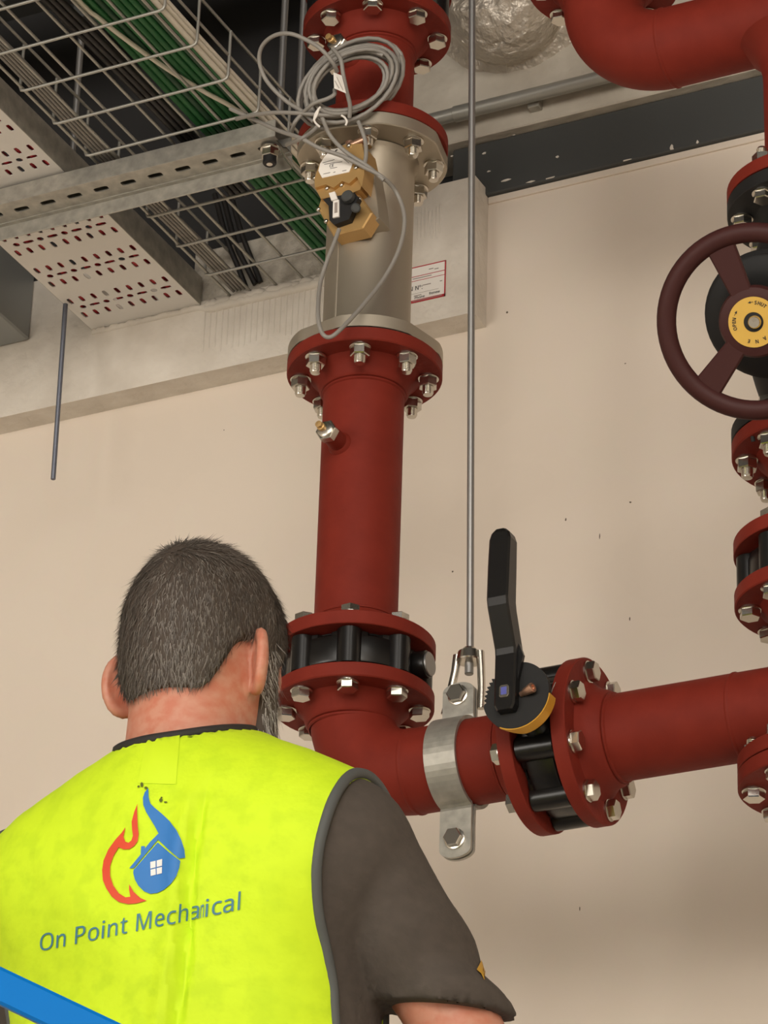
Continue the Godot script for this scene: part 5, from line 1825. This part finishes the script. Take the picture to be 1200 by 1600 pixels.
func build_platform() -> void:
	var p := thing("access_platform", Vector3(0.25, 0, 0.8), "blue access platform whose sloping handrail crosses behind the man", "platform")
	part("deck", _box(Vector3(-0.45, 1.44, 0.28), Vector3(0.95, 1.50, 1.22), 0.004), M.steel_dark, p)
	for x in [-0.43, 0.93]:
		for z in [0.31, 1.18]:
			if z > 1.0 and x > 0: continue
			part("post", _box(Vector3(x - 0.02, 1.495, z - 0.02), Vector3(x + 0.02, 2.62 if z < 1 else 3.05, z + 0.02), 0.003), M.rail_blue, p)
	part("front_rail", _box(Vector3(-0.45, 2.605, 0.33), Vector3(0.95, 2.645, 0.37), 0.008), M.rail_blue, p)
	part("mid_rail", _box(Vector3(-0.45, 2.03, 0.29), Vector3(0.95, 2.07, 0.33), 0.006), M.rail_blue, p)
	# sloping handrail, found from two points of its upper edge in the plane just behind the man
	var zr := 1.20
	var a := pz(0, 1510, zr)
	var c := pz(190, 1600, zr)
	var d := (c - a).normalized()
	var up := Vector3(-d.y, d.x, 0)
	var s0 := a - d * 0.80 - up * 0.016
	var s1 := a + d * 1.20 - up * 0.016
	var m := MB.new()
	var L := s0.distance_to(s1)
	m.box(Transform3D(Basis(d, up, Vector3(0, 0, 1)), (s0 + s1) * 0.5 + Vector3(0, 0, -0.012)), Vector3(L, 0.032, 0.032), 0.003)
	part("handrail", m, M.rail_blue, p)
	var e := s1
	part("post", _box(Vector3(e.x - 0.04, 0.0, zr - 0.032), Vector3(e.x, e.y + 0.02, zr + 0.004), 0.003), M.rail_blue, p)
	for x in [-0.40, 0.90]:
		for z in [0.34, 1.15]:
			part("leg", _box(Vector3(x - 0.025, 0.0, z - 0.025), Vector3(x + 0.025, 1.445, z + 0.025), 0.004), M.rail_blue, p)

# ---------------------------------------------------------------- lamps and added fill lights
func panel_lamp(at: Vector3, size: Vector2, energy: float, label: String) -> void:
	var l := thing("ceiling_lamp", at, label, "lamp", "suspended lamps outside the view")
	part("housing", _box(at + Vector3(-size.x / 2 - 0.02, 0.004, -size.y / 2 - 0.02), at + Vector3(size.x / 2 + 0.02, 0.06, size.y / 2 + 0.02), 0.004), M.lamp_body, l)
	part("diffuser", _box(at + Vector3(-size.x / 2, -0.002, -size.y / 2), at + Vector3(size.x / 2, 0.003, size.y / 2), 0.0), M.lamp_glow, l)
	for s in [-1.0, 1.0]:
		var b := MB.new()
		b.tube([at + Vector3(s * size.x * 0.4, 0.05, 0), Vector3(at.x + s * size.x * 0.4, 6.2, at.z)], 0.003, 6)
		part("suspension_wire", b, M.galv_wire, l)
	var a := AreaLight3D.new()
	a.name = "light"
	a.area_size = size
	a.light_color = Color8(255, 249, 240)
	a.light_energy = energy
	a.shadow_enabled = true
	a.area_range = 14.0
	a.area_attenuation = 2.0
	a.rotation_degrees = Vector3(-90, 0, 0)
	l.add_child(a)
	a.position = Vector3(0, -0.006, 0)

func added_fill(at: Vector3, size: Vector2, energy: float, label: String) -> void:  # made-up light panel, added for even frontal light on the pipe wall
	var l := thing("added_fill_light", at, label, "lamp", "added fill lights outside the view")
	part("housing", _box(at + Vector3(-size.x / 2 - 0.03, -size.y / 2 - 0.03, -0.08), at + Vector3(size.x / 2 + 0.03, size.y / 2 + 0.03, -0.001), 0.006), M.lamp_body, l)
	part("diffuser", _box(at + Vector3(-size.x / 2, -size.y / 2, -0.086), at + Vector3(size.x / 2, size.y / 2, -0.081), 0.0), M.lamp_glow, l)
	var a := AreaLight3D.new()
	a.name = "light"
	a.area_size = size
	a.light_color = Color8(255, 249, 240)
	a.light_energy = energy
	a.shadow_enabled = true
	a.area_range = 16.0
	a.area_attenuation = 2.0
	l.add_child(a)
	a.position = Vector3(0, 0, -0.09)

func _ready() -> void:
	# camera
	var cam := Camera3D.new()
	cam.name = "camera"
	cam.fov = rad_to_deg(2.0 * atan(800.0 / FPX))
	cam.near = 0.05
	cam.transform = Transform3D(Basis(RIGHT, UP, -FWD).orthonormalized(), CAM)
	add_child(cam)
	cam.current = true
	# environment and exposure (closed room: all light comes from its lamps and the added fill lights)
	var we := WorldEnvironment.new()
	we.name = "world_environment"
	var env := Environment.new()
	env.background_mode = Environment.BG_COLOR
	env.background_color = Color(0.02, 0.02, 0.02)
	env.tonemap_mode = Environment.TONE_MAPPER_LINEAR
	env.tonemap_exposure = 1.0
	env.sdfgi_enabled = true
	env.ssao_enabled = true
	env.ssil_enabled = true
	we.environment = env
	add_child(we)
	rng.seed = 7
	noise.seed = 3
	make_materials()
	# lamps of the plant room, plus added fill lights, all behind or beside the photographer
	panel_lamp(Vector3(3.4, 5.6, 3.6), Vector2(1.2, 0.6), 2.2, "suspended white panel lamp to the right of the photographer")
	panel_lamp(Vector3(1.4, 5.6, 4.6), Vector2(1.2, 0.6), 1.6, "suspended white panel lamp above the space in front of the pipes")
	added_fill(Vector3(4.2, 4.2, 7.8), Vector2(3.0, 2.6), 19.0, "large flat fill light added on the wall behind the photographer to the right")
	added_fill(Vector3(0.9, 4.6, 7.8), Vector2(3.0, 2.6), 8.0, "large flat fill light added on the wall straight behind the photographer")
	added_fill(Vector3(-3.0, 2.5, 7.8), Vector2(2.6, 2.6), 11.0, "large flat fill light added on the wall behind the photographer to the left")
	build_structure()
	build_main_riser()
	build_lever_valve()
	build_clamp()
	build_right_riser()
	build_trays()
	build_sensor_cable()
	build_man()
	build_platform()
